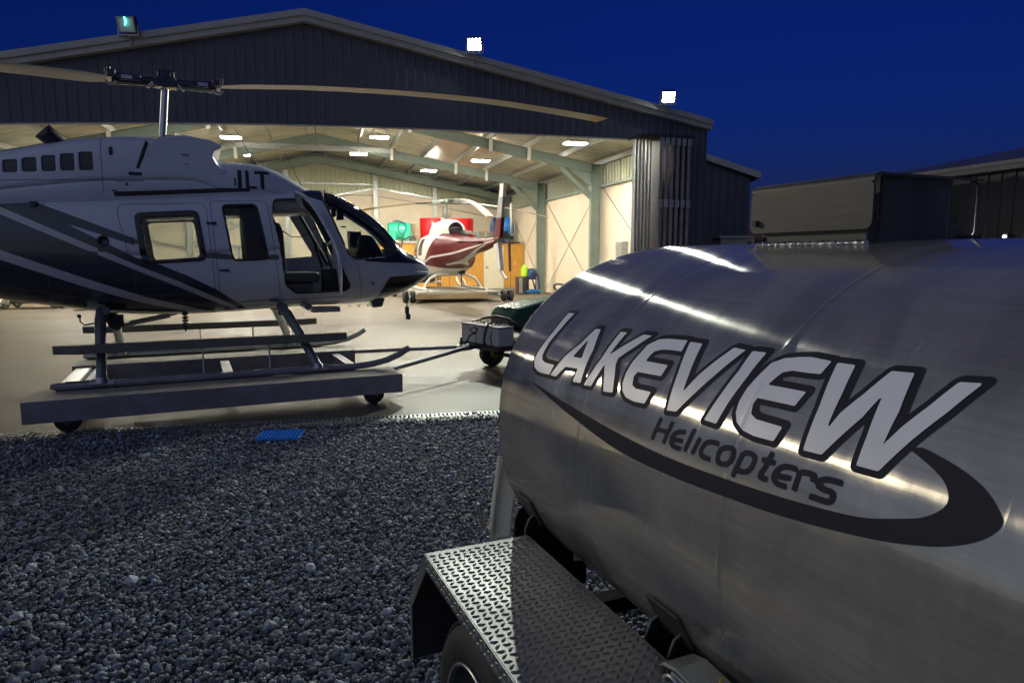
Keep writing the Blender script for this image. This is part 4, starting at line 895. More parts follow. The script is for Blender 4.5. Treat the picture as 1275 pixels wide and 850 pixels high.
# shoulder slot
# boom, tail: out of the frame to the left
bm_=MB(); prof=[(.19,0),(.17,1.5),(.13,3.2),(.10,4.6),(.02,4.65)]; bm_.lathe(prof,(-2.95,0,1.80),(-1,0,.02),24); bm_.build('tail_boom',M['heli_navy'],HE)
MB().prism([(-6.6,1.75),(-7.3,1.75),(-7.9,2.85),(-7.5,2.9)],1,-.03,.03).build('tail_fin',M['heli_navy'],HE,bevel=.01)
MB().b2((-5.5,-.95,1.86),(-5.1,.95,1.90)).build('stabiliser',M['heli_navy'],HE,bevel=.01)
MB().box((-7.35,-.2,1.95),(.14,.03,1.6),Matrix.Rotation(.4,3,'Y')).build('tail_rotor',M['blade'],HE)
# engine cowling
cu=np.linspace(-3.2,1.75,260)
GR=[]
for i in range(5):
    s0=-1.275+i*.157; z0=2.345+i*.012; h=.125+i*.014; GR.append(rpoly([(s0,z0),(s0+.118,z0+.006),(s0+.118,z0+h+.01),(s0,z0+h)],.018))
def grf(X): 
    d=np.full(X[...,0].shape,1e3)
    for P in GR: d=np.minimum(d,sdfp(P,X))
    return d
cow=patch(cu,S_V,COW.map(),lambda U,V,X:-grf(X)).build('engine_cowling',M['heli_white'],HE,solid=.012)
for P in GR:
    patch(np.linspace(-1.4,-.4,220),S_V,COW.map(-.012),lambda U,V,X:sdfp(P,X,-1)-.006).build('grille',M['dark_grey'],cow)
skinc=lambda name,f,m,off=.002,us=cu,label=None: patch(us,S_V,COW.map(off),f).build(name,m,cow,label=label)
skinline('cowling_seam',COW,[(-.46,2.74),(-.46,2.2)],cow,close=False)
skinline('cowling_seam',COW,[(-1.9,2.25),(-.46,2.31),(-.1,2.32)],cow,close=False)
skinline('cowling_seam',COW,[(-1.42,2.50),(-1.42,2.27)],cow,close=False)
LT_=[ [(.755,2.39),(.772,2.39),(.772,2.30),(.755,2.30)],[(.790,2.478),(.832,2.478),(.832,2.275),(.790,2.275)],
 [(.868,2.478),(.905,2.478),(.905,2.31),(.985,2.31),(.985,2.275),(.868,2.275)],
 [(.962,2.478),(1.115,2.478),(1.115,2.443),(1.060,2.443),(1.060,2.275),(1.020,2.275),(1.020,2.443),(.962,2.443)]]
def ltf(X):
    d=np.full(X[...,0].shape,1e3)
    for P in LT_: d=np.minimum(d,sdfp(P,X,-1))
    return d
skinc('registration_letters',lambda U,V,X:ltf(X),M['black'],.003,np.linspace(.7,1.2,260))
for s_,z_,w,h in ((-.39,2.60,.035,.085),(-.23,2.385,.125,.035),(-.26,2.28,.02,.035),(-.39,2.21,.05,.014),(.26,2.60,.07,.012),(.26,2.50,.07,.012),(.26,2.43,.07,.012)):
    P=rpoly([(s_,z_-h/2),(s_+w,z_-h/2),(s_+w,z_+h/2),(s_,z_+h/2)],.008)
    skinc('cowl_latch',lambda U,V,X:sdfp(P,X,-1),M['black'],.028 if s_>.2 else .004,np.linspace(s_-.05,s_+.2,60))
skinc('shoulder_slot',lambda U,V,X:np.maximum(np.maximum(np.abs(X[...,2]-interp(FUS.zt,X[...,0])+.005)-.022,np.abs(X[...,0]-.27)-.64),X[...,1]),M['black'],.006)
# transmission intake fairing
fa=MB(); fa.prism([(-.13,2.44),(-.05,2.68),(.06,2.765),(.3,2.80),(.55,2.765),(.655,2.715),(.65,2.69),(.575,2.655),(.56,2.60),(.60,2.52),(.68,2.45),(.66,2.42)],1,-.475,.475)
fa.build('intake_fairing',M['heli_white'],HE,bevel=.035)
MB().prism([(-.165,2.44),(-.13,2.43),(-.035,2.70),(-.06,2.73)],1,-.484,-.40).build('intake_slot',M['black'],cow,bevel=.01)
# exhaust stacks
for y in (-.17,.17):
    MB().lathe([(.075,0),(.085,.18),(.09,.24),(.082,.24),(.07,.02),(.001,.01)],(-.80,y,2.62),(-.62,-.12 if y<0 else .12,.62),20).build('exhaust_stack',M['dark_steel'],HE)
# antennas, lamps
for a,b in (((1.02,-.12,2.57),(.80,-.14,2.97)),((1.56,0,2.31),(1.34,0,2.74)),((1.78,-.05,2.29),(1.78,-.05,2.40))): MB().tube([a,b],[.006,.0025],6).tube([a,(a[0]-.01,a[1],a[2]+.05)],[.02,.008],8).build('antenna',M['black'],HE)
# interior
MB().b2((-.7,-.43,1.12),(2.05,.43,1.145)).build('cabin_floor',M['dark_grey'],HE)
MB().b2((-.95,-.42,1.2),(-.9,.42,2.05)).build('rear_bulkhead',M['dark_grey'],HE)
MB().b2((-.75,-.48,1.15),(-.3,.48,1.44)).b2((-.85,-.52,1.42),(-.72,.52,1.60)).build('rear_bench',M['seat'],HE,bevel=.04)
MB().b2((.62,-.5,1.12),(.95,.5,1.42)).build('middle_bench',M['seat'],HE,bevel=.04)
mb=MB(); mb.prism([(.86,1.4),(1.06,1.4),(1.0,2.10),(.80,2.12)],1,-.50,-.10); mb.prism([(.86,1.4),(1.06,1.4),(.98,2.0),(.84,2.0)],1,.16,.46); mb.build('seat_divider',M['seat'],HE,bevel=.03)
for y in (-.3,.3):
    st=MB().prism([(1.14,1.28),(1.26,1.28),(1.235,1.84),(1.20,1.93),(1.13,1.93),(1.11,1.84)],1,y-.2,y+.2); se=st.build('pilot_seat',M['seat'],HE,bevel=.035)
    MB().b2((1.22,y-.2,1.26),(1.62,y+.2,1.38)).build('seat_cushion',M['seat'],se,bevel=.04); MB().b2((1.2,y-.17,1.12),(1.55,y+.17,1.25)).build('seat_box',M['dark_grey'],se)
mb=MB().prism([(2.08,1.2),(2.42,1.2),(2.40,1.60),(2.28,1.80),(2.12,1.82),(2.10,1.62)],1,-.32,.32); pn=mb.build('instrument_panel',M['black'],HE,bevel=.03)
MB().b2((1.72,-.09,1.12),(2.12,.09,1.42)).build('centre_console',M['dark_grey'],HE,bevel=.02)
mb=MB().b2((2.06,-.05,1.68),(2.2,.1,1.86)); mb.tube([(2.1,-.2,1.7),(2.16,-.26,1.6),(2.18,-.3,1.45)],.02,6).build('panel_kit',M['dark_steel'],pn)
for y in (-.3,.3): MB().tube([(1.85,y,1.12),(1.8,y,1.35),(1.72,y,1.62)],.014,8).tube([(1.72,y,1.62),(1.71,y,1.72)],.026,8).build('cyclic_stick',M['black'],HE)
mb=MB().b2((1.82,-.26,2.02),(1.86,-.20,2.12)).b2((1.90,-.16,1.99),(1.97,-.07,2.11)).tube([(1.78,-.26,2.15),(1.86,-.2,2.17),(1.94,-.1,2.12)],.012,6).b2((1.93,-.24,1.90),(1.98,-.16,1.915)); mb.build('overhead_kit',M['black'],HE,bevel=.004)
MB().tube([(1.10,-.5,2.0),(1.22,-.35,1.86),(1.36,-.2,1.78),(1.5,-.1,1.79),(1.66,.0,1.9)],.006,6).build('headset_cord',M['black'],HE)
MB().tube([(1.5,.38,2.14),(1.86,.36,1.45)],.022,8).build('door_post',M['dark_grey'],HE)
# open door: the door's own skin swung about its leaning front edge
us_=np.linspace(1.05,2.0,120)
dm=patch(us_,S_V,FUS.map(),lambda U,V,X:np.maximum(sdfp(DOOR,X,-1)+.006,-sdfp(DWIN,X,-1)))
A_=Vector((1.955,-.655,1.2)); B_=Vector((1.465,-.64,2.2)); ax=(B_-A_).normalized()
def swing(mb,ang): 
    Mx=Matrix.Translation(A_)@Matrix.Rotation(R(ang),4,ax)@Matrix.Translation(-A_); mb.v=[tuple(Mx@Vector(p)) for p in mb.v]; return mb
DA_=DOOR_ANG
dr=swing(dm,DA_).build('cockpit_door',M['heli_white'],HE,solid=.03,label='open cockpit door swung out on its front edge')
swing(patch(us_,S_V,FUS.map(.002),lambda U,V,X:np.abs(sdfp(DWIN,X,-1))-.014),DA_).build('door_window_frame',M['black'],dr,solid=.036)
swing(patch(us_,S_V,FUS.map(-.012),lambda U,V,X:sdfp(DWIN,X,-1)),DA_).build('door_pane',M['glass'],dr)
# skids
leg=M['heli_grey']
MB().tube([(1.45,-.62,1.0),(1.45,.62,1.0)],.04,12).build('cross_tube',leg,HE); MB().tube([(-.5,-.62,1.02),(-.5,.62,1.02)],.04,12).build('cross_tube',leg,HE)
for sd in (-1,1):
    pts=[(-.94,.365),(-.90,.36),(.5,.36),(1.85,.36),(2.05,.375),(2.22,.41),(2.36,.465),(2.47,.53)]
    sk=MB().tube([(s,sd*1.07,z) for s,z in pts],[.02]+[.036]*7,12).build('skid_tube',M['dolly_paint'] if sd<0 else M['galv'],HE)
    MB().tube([(-.9,sd*1.07,.328),(1.0,sd*1.07,.328)],.012,6).tube([(1.2,sd*1.07,.328),(1.85,sd*1.07,.328)],.012,6).b2((-.82,sd*1.07-.02,.395),(-.5,sd*1.07+.02,.402)).build('skid_shoe',M['black'],sk)
    for (s0,s1,nm) in ((-.56,-.53,'rear'),(1.18,1.46,'front')):
        pts=[(s0-.0,sd*.42,1.0),(s0+(s1-s0)*.15,sd*.60,.93),(s0+(s1-s0)*.5,sd*.82,.72),(s0+(s1-s0)*.8,sd*.97,.52),(s1,sd*1.06,.39)]
        lg=MB().tube(pts,[.05,.052,.048,.046,.05],12).build('landing_leg',leg if sd<0 else M['galv'],HE)
        MB().tube([(s1-.1,sd*1.07,.362),(s1+.1,sd*1.07,.362)],.045,12).tube([(s1,sd*1.065,.42),(s1,sd*1.07,.37)],[.05,.07],10).build('leg_saddle',M['steel'],lg)
        MB().lathe([(.05,-.05),(.062,-.04),(.062,.04),(.05,.05)],(s0+.02,sd*.45,.96),(1,0,0),14).build('leg_clamp',M['dark_steel'],lg)
    stp=MB(); y0=sd*.98; stp.prism([(-.92,y0+.03),(-.70,y0-.055),(1.50,y0-.055),(1.80,y0+.02),(1.80,y0+.05),(1.50,y0+.075),(-.70,y0+.075),(-.92,y0+.05)],2,.645,.725)
    stp.build('boarding_step',M['step'],HE,bevel=.006)
    for s in (.35,.98): MB().tube([(s,y0,.69),(s,sd*1.06,.39)],.009,6).build('step_strut',M['steel'],HE)
# under-belly kit
MB().tube([(-.50,-.35,.95),(-.46,-.42,.86),(-.44,-.36,.84)],.05,10).box((-.42,-.40,.90),(.10,.08,.12)).build('ground_handling_arm',M['black'],HE)
MB().tube([(-.35,.1,.84),(.12,.0,.93)],.018,8).tube([(-.45,.1,.80),(.05,.05,.90)],.022,8).build('tow_link',M['steel'],HE)
ch=MB(); 
for i in range(5): ch.lathe([(.02,-.012),(.034,-.006),(.034,.006),(.02,.012)],(.2,-.1,.92-.035*i),(0,0,1),10)
ch.tube([(.2,-.1,.94),(.2,-.1,.73)],.012,6); ch.build('cargo_hook',M['black'],HE)
MB().tube([(-.74,-.5,.98),(-.74,-.5,.91),(-.70,-.5,.875),(-.62,-.48,.89)],.007,6).ball((-.745,-.5,.965),.02,6).build('cable_tail',M['black'],HE)
MB().b2((1.55,-.25,.90),(1.88,.0,.96)).build('belly_box',M['steel'],HE,bevel=.008)
for s in (1.98,2.09,2.2): MB().tube([(s-.02,-.3,.985),(s,-.3,.955),(s+.02,-.3,.985)],.005,6).build('tie_ring',M['steel'],HE)
MB().prism([(2.28,1.01),(2.46,1.04),(2.42,.935),(2.31,.925)],1,-.12,.02).build('belly_fin',M['heli_grey'],HE,bevel=.006)
mi=MB().tube([(2.74,-.1,1.11),(2.74,-.12,.93)],.008,6); mi.build('mirror_stalk',M['black'],HE)
MB().box((2.74,-.12,.88),(.055,.05,.11)).box((2.755,-.12,.80),(.06,.055,.08)).build('belly_mirror',M['dark_steel'],HE,bevel=.02)
# mast and rotor
MB().tube([(.08,0,2.76),(.14,0,3.34)],.037,20).build('mast',M['chrome'],HE)
MB().lathe([(.06,-.02),(.10,0),(.10,.03),(.05,.05)],(.16,-.03,2.80),(0,0,1),16).build('swashplate_cap',M['dark_steel'],HE)
hub=MB().box((.15,0,3.40),(.20,.16,.10)).box((.15,0,3.47),(.09,.1,.10)).tube([(.09,0,3.42),(.09,0,3.54)],.018,8).tube([(.22,0,3.42),(.22,0,3.53)],.018,8).tube([(.07,0,3.53),(.24,0,3.53)],.012,8).tube([(.15,-.1,3.46),(.15,.1,3.46)],.03,10).build('rotor_hub',M['black_gloss'],HE,bevel=.01)
for sd in (-1,1):
    rt=[(.0,3.40),(.12,3.40),(.42,3.41 if sd<0 else 3.40)]
    gp=MB().tube([(.15+sd*.08,0,3.40),(.15+sd*.5,0,3.405)],[.05,.062],14).box((.15+sd*.33,0,3.41),(.20,.17,.06)).box((.15+sd*.50,0,3.43),(.08,.22,.08)).box((.15+sd*.55,.05,3.47),(.04,.05,.09)).box((.15+sd*.52,-.06,3.47),(.03,.03,.07))
    gp.build('blade_grip',M['black_gloss'],hub,bevel=.008)
    MB().box((.15+sd*.36,-.088,3.41),(.10,.01,.035)).tube([(.15+sd*.46,-.08,3.36),(.15+sd*.49,-.08,3.325),(.15+sd*.53,-.08,3.325),(.15+sd*.56,-.08,3.36)],.010,8).build('grip_link',M['chrome'],hub); MB().tube([(.15+sd*.12,-.09,3.38),(.15+sd*.17,-.10,3.32)],.016,8).build('pitch_link',M['chrome'],hub)
    MB().box((.15+sd*.22,.06,3.455),(.09,.04,.03)).build('hub_weight',M['steel'],hub,bevel=.005)
    # blade: aerofoil lofted along a drooping line
    if sd>0: zl=[(.45,3.405),(1.0,3.46),(1.5,3.50),(2.5,3.55),(3.6,3.565),(4.6,3.53),(5.3,3.49),(5.64,3.46)]
    else: zl=[(.45,3.405),(1.5,3.425),(2.5,3.44),(3.5,3.43),(4.6,3.38),(5.64,3.30)]
    zl=smoothtab(zl); rs=np.linspace(.48,5.64 if sd<0 else 5.50,60); CHD=.33; foil=[(0,0),(.02,.022),(.08,.036),(.25,.05),(.5,.04),(.8,.018),(1,.002),(1,-.002),(.8,-.010),(.5,-.022),(.25,-.03),(.08,-.024),(.02,-.014)]
    v=[];f=[];n=len(foil)
    for r_ in rs:
        z=float(interp(zl,r_)); tw_a=R(5.5-r_*.7)
        c=CHD if r_>.75 else CHD*(.55+.45*(r_-.48)/.27)
        for a,b in foil:
            yy=(a-.28)*c; zz=b*c
            # leading edge leads in the sense of rotation: opposite sides on the two blades
            Y=-yy*sd if sd>0 else yy*1.0
            Y=(-1 if sd>0 else 1)*(yy*math.cos(tw_a)+zz*math.sin(tw_a)); Z=-yy*math.sin(tw_a)*(-1)*0+(-(yy)*math.sin(tw_a))+zz*math.cos(tw_a)
            v.append((.15+sd*r_,Y,z+Z))
    m_=len(rs)
    for i in range(m_-1):
        for k in range(n): f.append((i*n+k,i*n+(k+1)%n,(i+1)*n+(k+1)%n,(i+1)*n+k))
    f.append(tuple(range(n))); f.append(tuple(range((m_-1)*n,m_*n)))
    bl=MB().add(v,f,False); cut=int(m_*.955)
    bo=bl.build('rotor_blade',[M['blade'],M['blade_tip']],HE)
    for p in bo.data.polygons:
        c=sum((bo.data.vertices[i].co.x for i in p.vertices))/len(p.vertices)
        if abs(c-.15)>5.3: p.material_index=1

# ------------------------------------------------------------------ landing dolly under it
DL=thing('landing_dolly','long grey two-deck wheeled dolly under the pale blue helicopter with tow bar','dolly',HO,HY)
for y0,y1,s0,s1 in ((-1.52,-1.00,-1.08,2.25),(.55,1.22,-.98,2.20)):
    MB().b2((s0,y0,.296),(s1,y1,.32)).build('deck',M['deck'],DL)
    MB().b2((s0,y0-.008,.125),(s1,y0+.03,.3195)).b2((s0,y1-.03,.125),(s1,y1+.0,.295)).b2((s0-.01,y0,.125),(s0+.03,y1,.3185)).b2((s1-.03,y0,.125),(s1+.01,y1,.3185)).build('deck_rail',M['dolly_paint'],DL)
for s in (-.72,.6,1.95): MB().b2((s-.05,-1.0,.16),(s+.05,.55,.285)).build('cross_rail',M['dolly_paint'],DL)
MB().b2((-.95,-1.0,.26),(-.80,.55,.30)).build('cross_rail',M['galv'],DL)
for x,y in ((-.78,-1.36),(1.98,-1.38),(-.7,1.0),(1.9,1.0)):
    w=MB().lathe([(.02,-.03),(.095,-.032),(.11,-.02),(.11,.02),(.095,.032),(.02,.03)],(x,y,.11),(0,1,0),24).build('caster_wheel',M['tyre'],DL)
    MB().lathe([(.001,-.036),(.045,-.036),(.05,-.03)],(x,y,.11),(0,1,0),16).build('wheel_hub',M['steel'],w)
    MB().b2((x-.05,y-.048,.09),(x+.05,y-.042,.16)).b2((x-.05,y+.042,.09),(x+.05,y+.048,.16)).build('caster_fork',M['dark_steel'],DL)
hp=HPT
MB().tube([(2.2,-1.0,.27),hp],.028,10).build('tow_bar',M['dolly_paint'],DL); MB().tube([(2.2,.72,.27),hp],.024,10).build('tow_bar',M['dolly_paint'],DL)
MB().tube([(hp[0]-.2,hp[1]-.0,hp[2]-.02),(hp[0]+.02,hp[1],hp[2])],.045,12).tube([(hp[0]-.08,hp[1],hp[2]+.03),(hp[0]+.0,hp[1],hp[2]+.16),(hp[0]+.08,hp[1],hp[2]+.18)],.012,8).tube([(hp[0]+.05+.05*math.cos(a),hp[1],hp[2]+.22+.035*math.sin(a)) for a in np.linspace(0,6.28,14)],.011,6).build('tow_coupling',M['dark_steel'],DL)

# ------------------------------------------------------------------ blue mat on the gravel
bmx=thing('blue_mat','small bright blue plastic grate mat lying on gravel by the kerb','mat',(-2.01,5.68,.012),R(6))
mb=MB(); 
MB().b2((-.2,-.16,0),(.2,.16,.004)).build('mat_base',M['blue_dark'],bmx)
for i in range(11): x=-.2+i*.04; mb.b2((x-.010,-.16,.006),(x+.003,.16,.017))
for j in range(9): y=-.16+j*.04; mb.b2((-.2,y-.009,.006),(.2,y+.003,.0165))
mb.build('mat_grid',M['blue_mat'],bmx); bmx.scale=(.86,.86,.86); MB().b2((-.206,-.166,-.004),(-.2,.166,.022)).b2((.2,-.166,-.004),(.206,.166,.022)).b2((-.2,-.166,-.004),(.2,-.16,.022)).b2((-.2,.16,-.004),(.2,.166,.022)).build('mat_rim',M['blue_mat'],bmx)

# ------------------------------------------------------------------ green tow tractor
TR=thing('tow_tractor','small green tractor carrying a row of grey batteries, behind tank','tractor',(-.065,9.26,0),R(217))
hd=MB(); hd.prism([(.12,.66),(.10,.78),(.02,.86),(-.45,.94),(-1.0,.98),(-1.05,.55),(-.1,.50),(.10,.60)],1,-.28,.28); hood=hd.build('hood',M['green'],TR,bevel=.05)
MB().b2((.105,-.2,.56),(.135,.2,.74)).build('front_grille',M['dark_grey'],hood,bevel=.01)
MB().b2((.0,-.12,.875),(.05,.12,.885)).build('hood_white_strip',M['white_plate'],hood)  # white strip across the top of the hood
MB().b2((-1.6,-.3,.3),(.42,.3,.42)).b2((.2,-.45,.33),(.50,.45,.385)).build('chassis',M['dark_steel'],TR)
for y in (-.37,.37):
    w=MB().lathe([(.08,-.07),(.17,-.075),(.19,-.05),(.192,.0),(.19,.05),(.17,.075),(.08,.07)],(0,y,.192),(0,1,0),28).build('front_wheel',M['tyre'],TR)
    for s in (-1,1): MB().lathe([(.001,s*.05),(.05,s*.055),(.06,s*.03),(.085,s*.035),(.10,s*.07)],(0,y,.192),(0,1,0),20).build('wheel_hub',M['yellow'],w)
    w=MB().lathe([(.15,-.12),(.3,-.13),(.33,-.1),(.335,0),(.33,.1),(.3,.13),(.15,.12)],(-1.35,y*1.15,.335),(0,1,0),28).build('rear_wheel',M['tyre'],TR); MB().lathe([(.001,-.04),(.15,-.06),(.15,.06),(.001,.04)],(-1.35,y*1.15,.335),(0,1,0),20).build('wheel_hub',M['yellow'],w)
MB().tube([(0,-.37,.192),(0,.37,.192)],.03,8).build('front_axle',M['dark_steel'],TR)
MB().b2((-1.7,-.45,.68),(-1.1,.45,.74)).build('rear_fender',M['green'],TR,bevel=.04); MB().b2((-1.5,-.22,.8),(-1.1,.22,.88)).b2((-1.55,-.22,.85),(-1.48,.22,1.15)).build('seat',M['seat'],TR,bevel=.03)
MB().tube([(-.9,0,.9),(-.98,0,1.08)],.02,8).tube([(-.98+.1*math.cos(a)*.4,.15*math.sin(a),1.1+.06*math.cos(a)) for a in np.linspace(0,6.28,20)],.014,6).build('steering_wheel',M['black'],TR)
for i in range(5):
    y=-.36+i*.18; bt=MB().b2((.22,y-.083,.39),(.47,y+.083,.625)).build('battery',M['batt'],TR,bevel=.008)
    MB().b2((.215,y-.086,.6255),(.475,y+.086,.645)).build('battery_lid',M['maroon'] if i%2 else M['dark_grey'],bt,bevel=.004)
    MB().tube([(.30,y-.04,.64),(.30,y-.04,.67)],.014,8).tube([(.30,y+.04,.64),(.30,y+.04,.67)],.014,8).build('terminal',M['steel'],bt)
cb_=MB(); cb_.tube([(.3,-.3,.67),(.28,-.15,.72),(.25,.1,.76),(.2,.3,.73),(.1,.45,.62),(-.3,.5,.5)],.017,8).tube([(.35,.1,.67),(.40,.16,.70),(.50,.2,.62),(.52,.18,.45),(.46,.12,.36)],.015,8).tube([(.3,.25,.66),(.45,.3,.62),(.49,.28,.5),(.485,.33,.38)],.006,6).tube([(.35,-.35,.66),(.33,-.2,.69),(.35,-.05,.66)],.01,6)
cb_.build('battery_cables',M['black'],TR)
MB().beam((.45,-.1,.34),(.68,-.12,.34),.07,.05).tube([(.68,-.12,.30),(.68,-.12,.48)],.018,8).build('tow_hitch',M['dark_steel'],TR)

# ------------------------------------------------------------------ second helicopter, seen from behind inside the hangar
H2P=(-2.41,25.0,0); H2Y=math.atan2(.95,-.32)
H2=thing('helicopter','maroon and white helicopter standing inside hangar seen from its tail','helicopter',H2P,H2Y)
F2=Loft([(-6.5,2.10),(-5,2.09),(-4,2.12),(-2.4,2.22),(-1.6,2.36),(-1,2.42),(0,2.45),(1.2,2.42),(2.0,2.25),(2.7,1.85),(3.1,1.5),(3.3,1.3)],
 [(-6.5,1.96),(-5,1.74),(-4,1.66),(-2.4,1.42),(-1.6,1.22),(-1,1.02),(0,.86),(1.2,.84),(2.,.86),(2.7,.95),(3.1,1.08),(3.3,1.2)],
 [(-6.5,.08),(-5,.15),(-4,.22),(-2.4,.36),(-1.6,.62),(-1,.82),(0,.92),(1.2,.93),(2,.88),(2.7,.66),(3.1,.36),(3.3,.05)],.45,2.8,2.6)
u2=np.linspace(-6.5,3.3,170); v2=np.linspace(-math.pi,math.pi,141)
DW=rpoly([(.9,1.55),(1.0,2.2),(1.7,2.2),(2.1,1.6)],.1); DW2=rpoly([(.0,1.6),(.05,2.2),(.7,2.2),(.75,1.6)],.1)
WS2=[(2.1,2.6),(2.05,2.15),(2.45,1.55),(3.0,1.4),(3.6,1.6),(3,2.6)]
f2=patch(u2,v2,F2.map(),lambda U,V,X:-np.minimum(np.minimum(sdfp(DW,X),sdfp(DW2,X)),sdfp(WS2,X))).build('fuselage',M['pearl'],H2,solid=.02)
MR=[(-7,3),(-7,1.0),(-2.6,1.0),(-.9,1.22),(-.15,1.28),(-.55,1.6),(-.95,1.98),(-1.2,2.3),(-1.3,3)]
sk2=lambda n,P,m,off=.006: patch(u2,v2,F2.map(off),lambda U,V,X:sdfp(P,X)).build(n,m,f2)
sk2('maroon_paint',MR,M['maroon'])
sk2('paint_stripe',[(-6.3,2.03),(-3.6,1.82),(-1.0,1.58),(-.2,1.36),(-.2,1.30),(-1.0,1.51),(-3.6,1.76),(-6.3,2.0)],M['pearl'],.012)
sk2('paint_stripe',[(-5.5,1.93),(-3.0,1.52),(-1.6,1.30),(-1.6,1.26),(-3.0,1.46),(-5.5,1.89)],M['pearl'],.012)
patch(u2,v2,F2.map(.01),lambda U,V,X:np.minimum(np.abs(sdfp(DW,X)),np.abs(sdfp(DW2,X)))-.02).build('window_frame',M['dark_grey'],f2)
patch(u2,v2,F2.map(-.01),lambda U,V,X:np.minimum(np.minimum(sdfp(DW,X),sdfp(DW2,X)),sdfp(WS2,X))).build('window_pane',M['glass'],f2)
C2=Loft([(-1.55,2.55),(-1.3,2.74),(-.6,2.84),(.2,2.86),(.8,2.80),(1.4,2.55),(1.7,2.36)],[(-1.55,2.1),(1.7,2.1)],[(-1.55,.28),(-1.2,.40),(0,.50),(.8,.46),(1.7,.34)],.4,3,3)
patch(np.linspace(-1.55,1.7,60),v2,C2.map(),None).build('engine_cowling',M['pearl'],H2)
MB().lathe([(.20,-.05),(.24,.0),(.235,.16),(.21,.17),(.19,.02),(.001,.0)],(-1.52,.05,2.50),(-1,0,.05),24).build('exhaust',M['black'],H2)
MB().prism([(-1.5,2.72),(-1.1,2.70),(.1,2.86),(.1,2.93),(-.9,2.86)],1,-.2,.2).build('mast_fairing',M['pearl'],H2,bevel=.04)
MB().box((-1.9,-.25,2.38),(.5,.22,.12)).tube([(-1.8,-.2,2.3),(-1.95,-.42,2.42),(-2.1,-.42,2.3)],.02,6).build('oil_cooler',M['galv'],H2,bevel=.02)
# fins, stabiliser, tail rotor
fn=MB().prism([(-6.05,2.1),(-6.62,2.1),(-6.98,3.50),(-6.66,3.52)],1,-.045,.045).build('upper_fin',M['fascia'],H2,bevel=.015)
MB().prism([(-6.04,2.08),(-6.63,2.08),(-6.76,2.62),(-6.30,2.62)],1,-.05,.05).build('fin_base_paint',M['maroon'],fn)
MB().prism([(-6.60,3.17),(-6.91,3.17),(-6.985,3.505),(-6.665,3.525)],1,-.05,.05).build('fin_cap_paint',M['pearl'],fn)
MB().tube([(-6.83,0,3.5),(-6.84,0,3.58)],.03,8).build('beacon',M['galv'],fn)
MB().prism([(-6.0,1.98),(-6.45,1.98),(-6.72,1.20),(-6.48,1.18)],1,-.06,.06).build('lower_fin',M['pearl'],H2,bevel=.015)
MB().tube([(-6.55,0,1.2),(-6.72,-.05,1.02),(-6.80,-.1,.95)],.045,8).build('tail_guard',M['pearl'],H2)
MB().b2((-5.35,-1.0,1.96),(-4.95,.9,2.0)).build('stabiliser',M['maroon'],H2,bevel=.01)
tr=MB().tube([(-6.35,-.05,2.1),(-6.35,-.36,2.1)],.06,10).tube([(-6.35,-.30,2.1),(-6.35,-.42,2.1)],.10,12).box((-6.3,-.2,2.2),(.25,.12,.15)).build('tail_gearbox',M['green_steel'],H2)
MB().box((-6.42,-.36,2.62),(.16,.025,.85),Matrix.Rotation(.1,3,'Y')).build('tail_rotor_blade',M['pearl'],H2,bevel=.008)
MB().box((-6.26,-.36,1.60),(.16,.03,.90),Matrix.Rotation(.12,3,'Y')).build('tail_rotor_blade',M['dark_grey'],H2,bevel=.008)
# mast, hub, blades
mt=MB().tube([(0,0,2.85),(0,0,3.5)],.07,14).lathe([(.13,0),(.16,.04),(.16,.08),(.06,.12)],(0,0,3.0),(0,0,1),16)
for a in (0,2.1,4.2): mt.tube([(.14*math.cos(a),.14*math.sin(a),2.98),(.18*math.cos(a),.18*math.sin(a),3.4)],.018,6)
mt.build('mast',M['galv'],H2)
hb2=MB().lathe([(.001,-.08),(.22,-.07),(.26,0),(.22,.07),(.001,.10)],(0,0,3.55),(0,0,1),24); 
az0=[R(a)-H2Y for a in (-71,43,146)]
for a in az0: hb2.box((math.cos(a)*.38,math.sin(a)*.38,3.55),(.5,.18,.14),Matrix.Rotation(a,3,'Z'))
hb2.build('rotor_hub',M['green_steel'],H2,bevel=.02)
for i,a in enumerate(az0):
    rs=np.linspace(.6,5.35,24); v=[];f=[]
    dr_=(.85,.36,.25)[i]
    for r_ in rs:
        z=3.55-dr_*((r_-.6)/4.75)**2+.02*math.sin((r_-.6)/4.75*2.2); tw_=R(6)
        for yy,zz in ((-.10,0),(-.04,.02),(.14,.0),(-.04,-.02)):
            y=yy*math.cos(tw_); zc=zz+yy*math.sin(tw_)
            v.append((r_*math.cos(a)-y*math.sin(a),r_*math.sin(a)+y*math.cos(a),z+zc))
    for k in range(23):
        for q in range(4): f.append((k*4+q,k*4+(q+1)%4,(k+1)*4+(q+1)%4,(k+1)*4+q))
    f+=[(0,1,2,3),(92,93,94,95)]
    bo=MB().add(v,f).build('rotor_blade',[M['pearl'] if i else M['blade'],M['yellow'],M['dark_grey']],H2)
    for p in bo.data.polygons:
        r_=math.hypot(p.center.x,p.center.y)
        if i==2 and 3.6<r_<4.8: p.material_index=1
        elif r_<1.5: p.material_index=2
# opened cabin door frame at its left
a1=(1.55,.95,1.35)
MB().tube([(1.0,.94,1.3),(1.05,1.35,1.35),(1.08,1.55,1.75),(1.05,1.45,2.2),(1.0,1.1,2.35),(1.0,.95,2.2)],.035,8).build('open_door_frame',M['dark_grey'],H2)
MB().b2((.98,.96,.95),(1.03,1.45,1.45)).build('open_door_panel',M['maroon'],H2,bevel=.03)
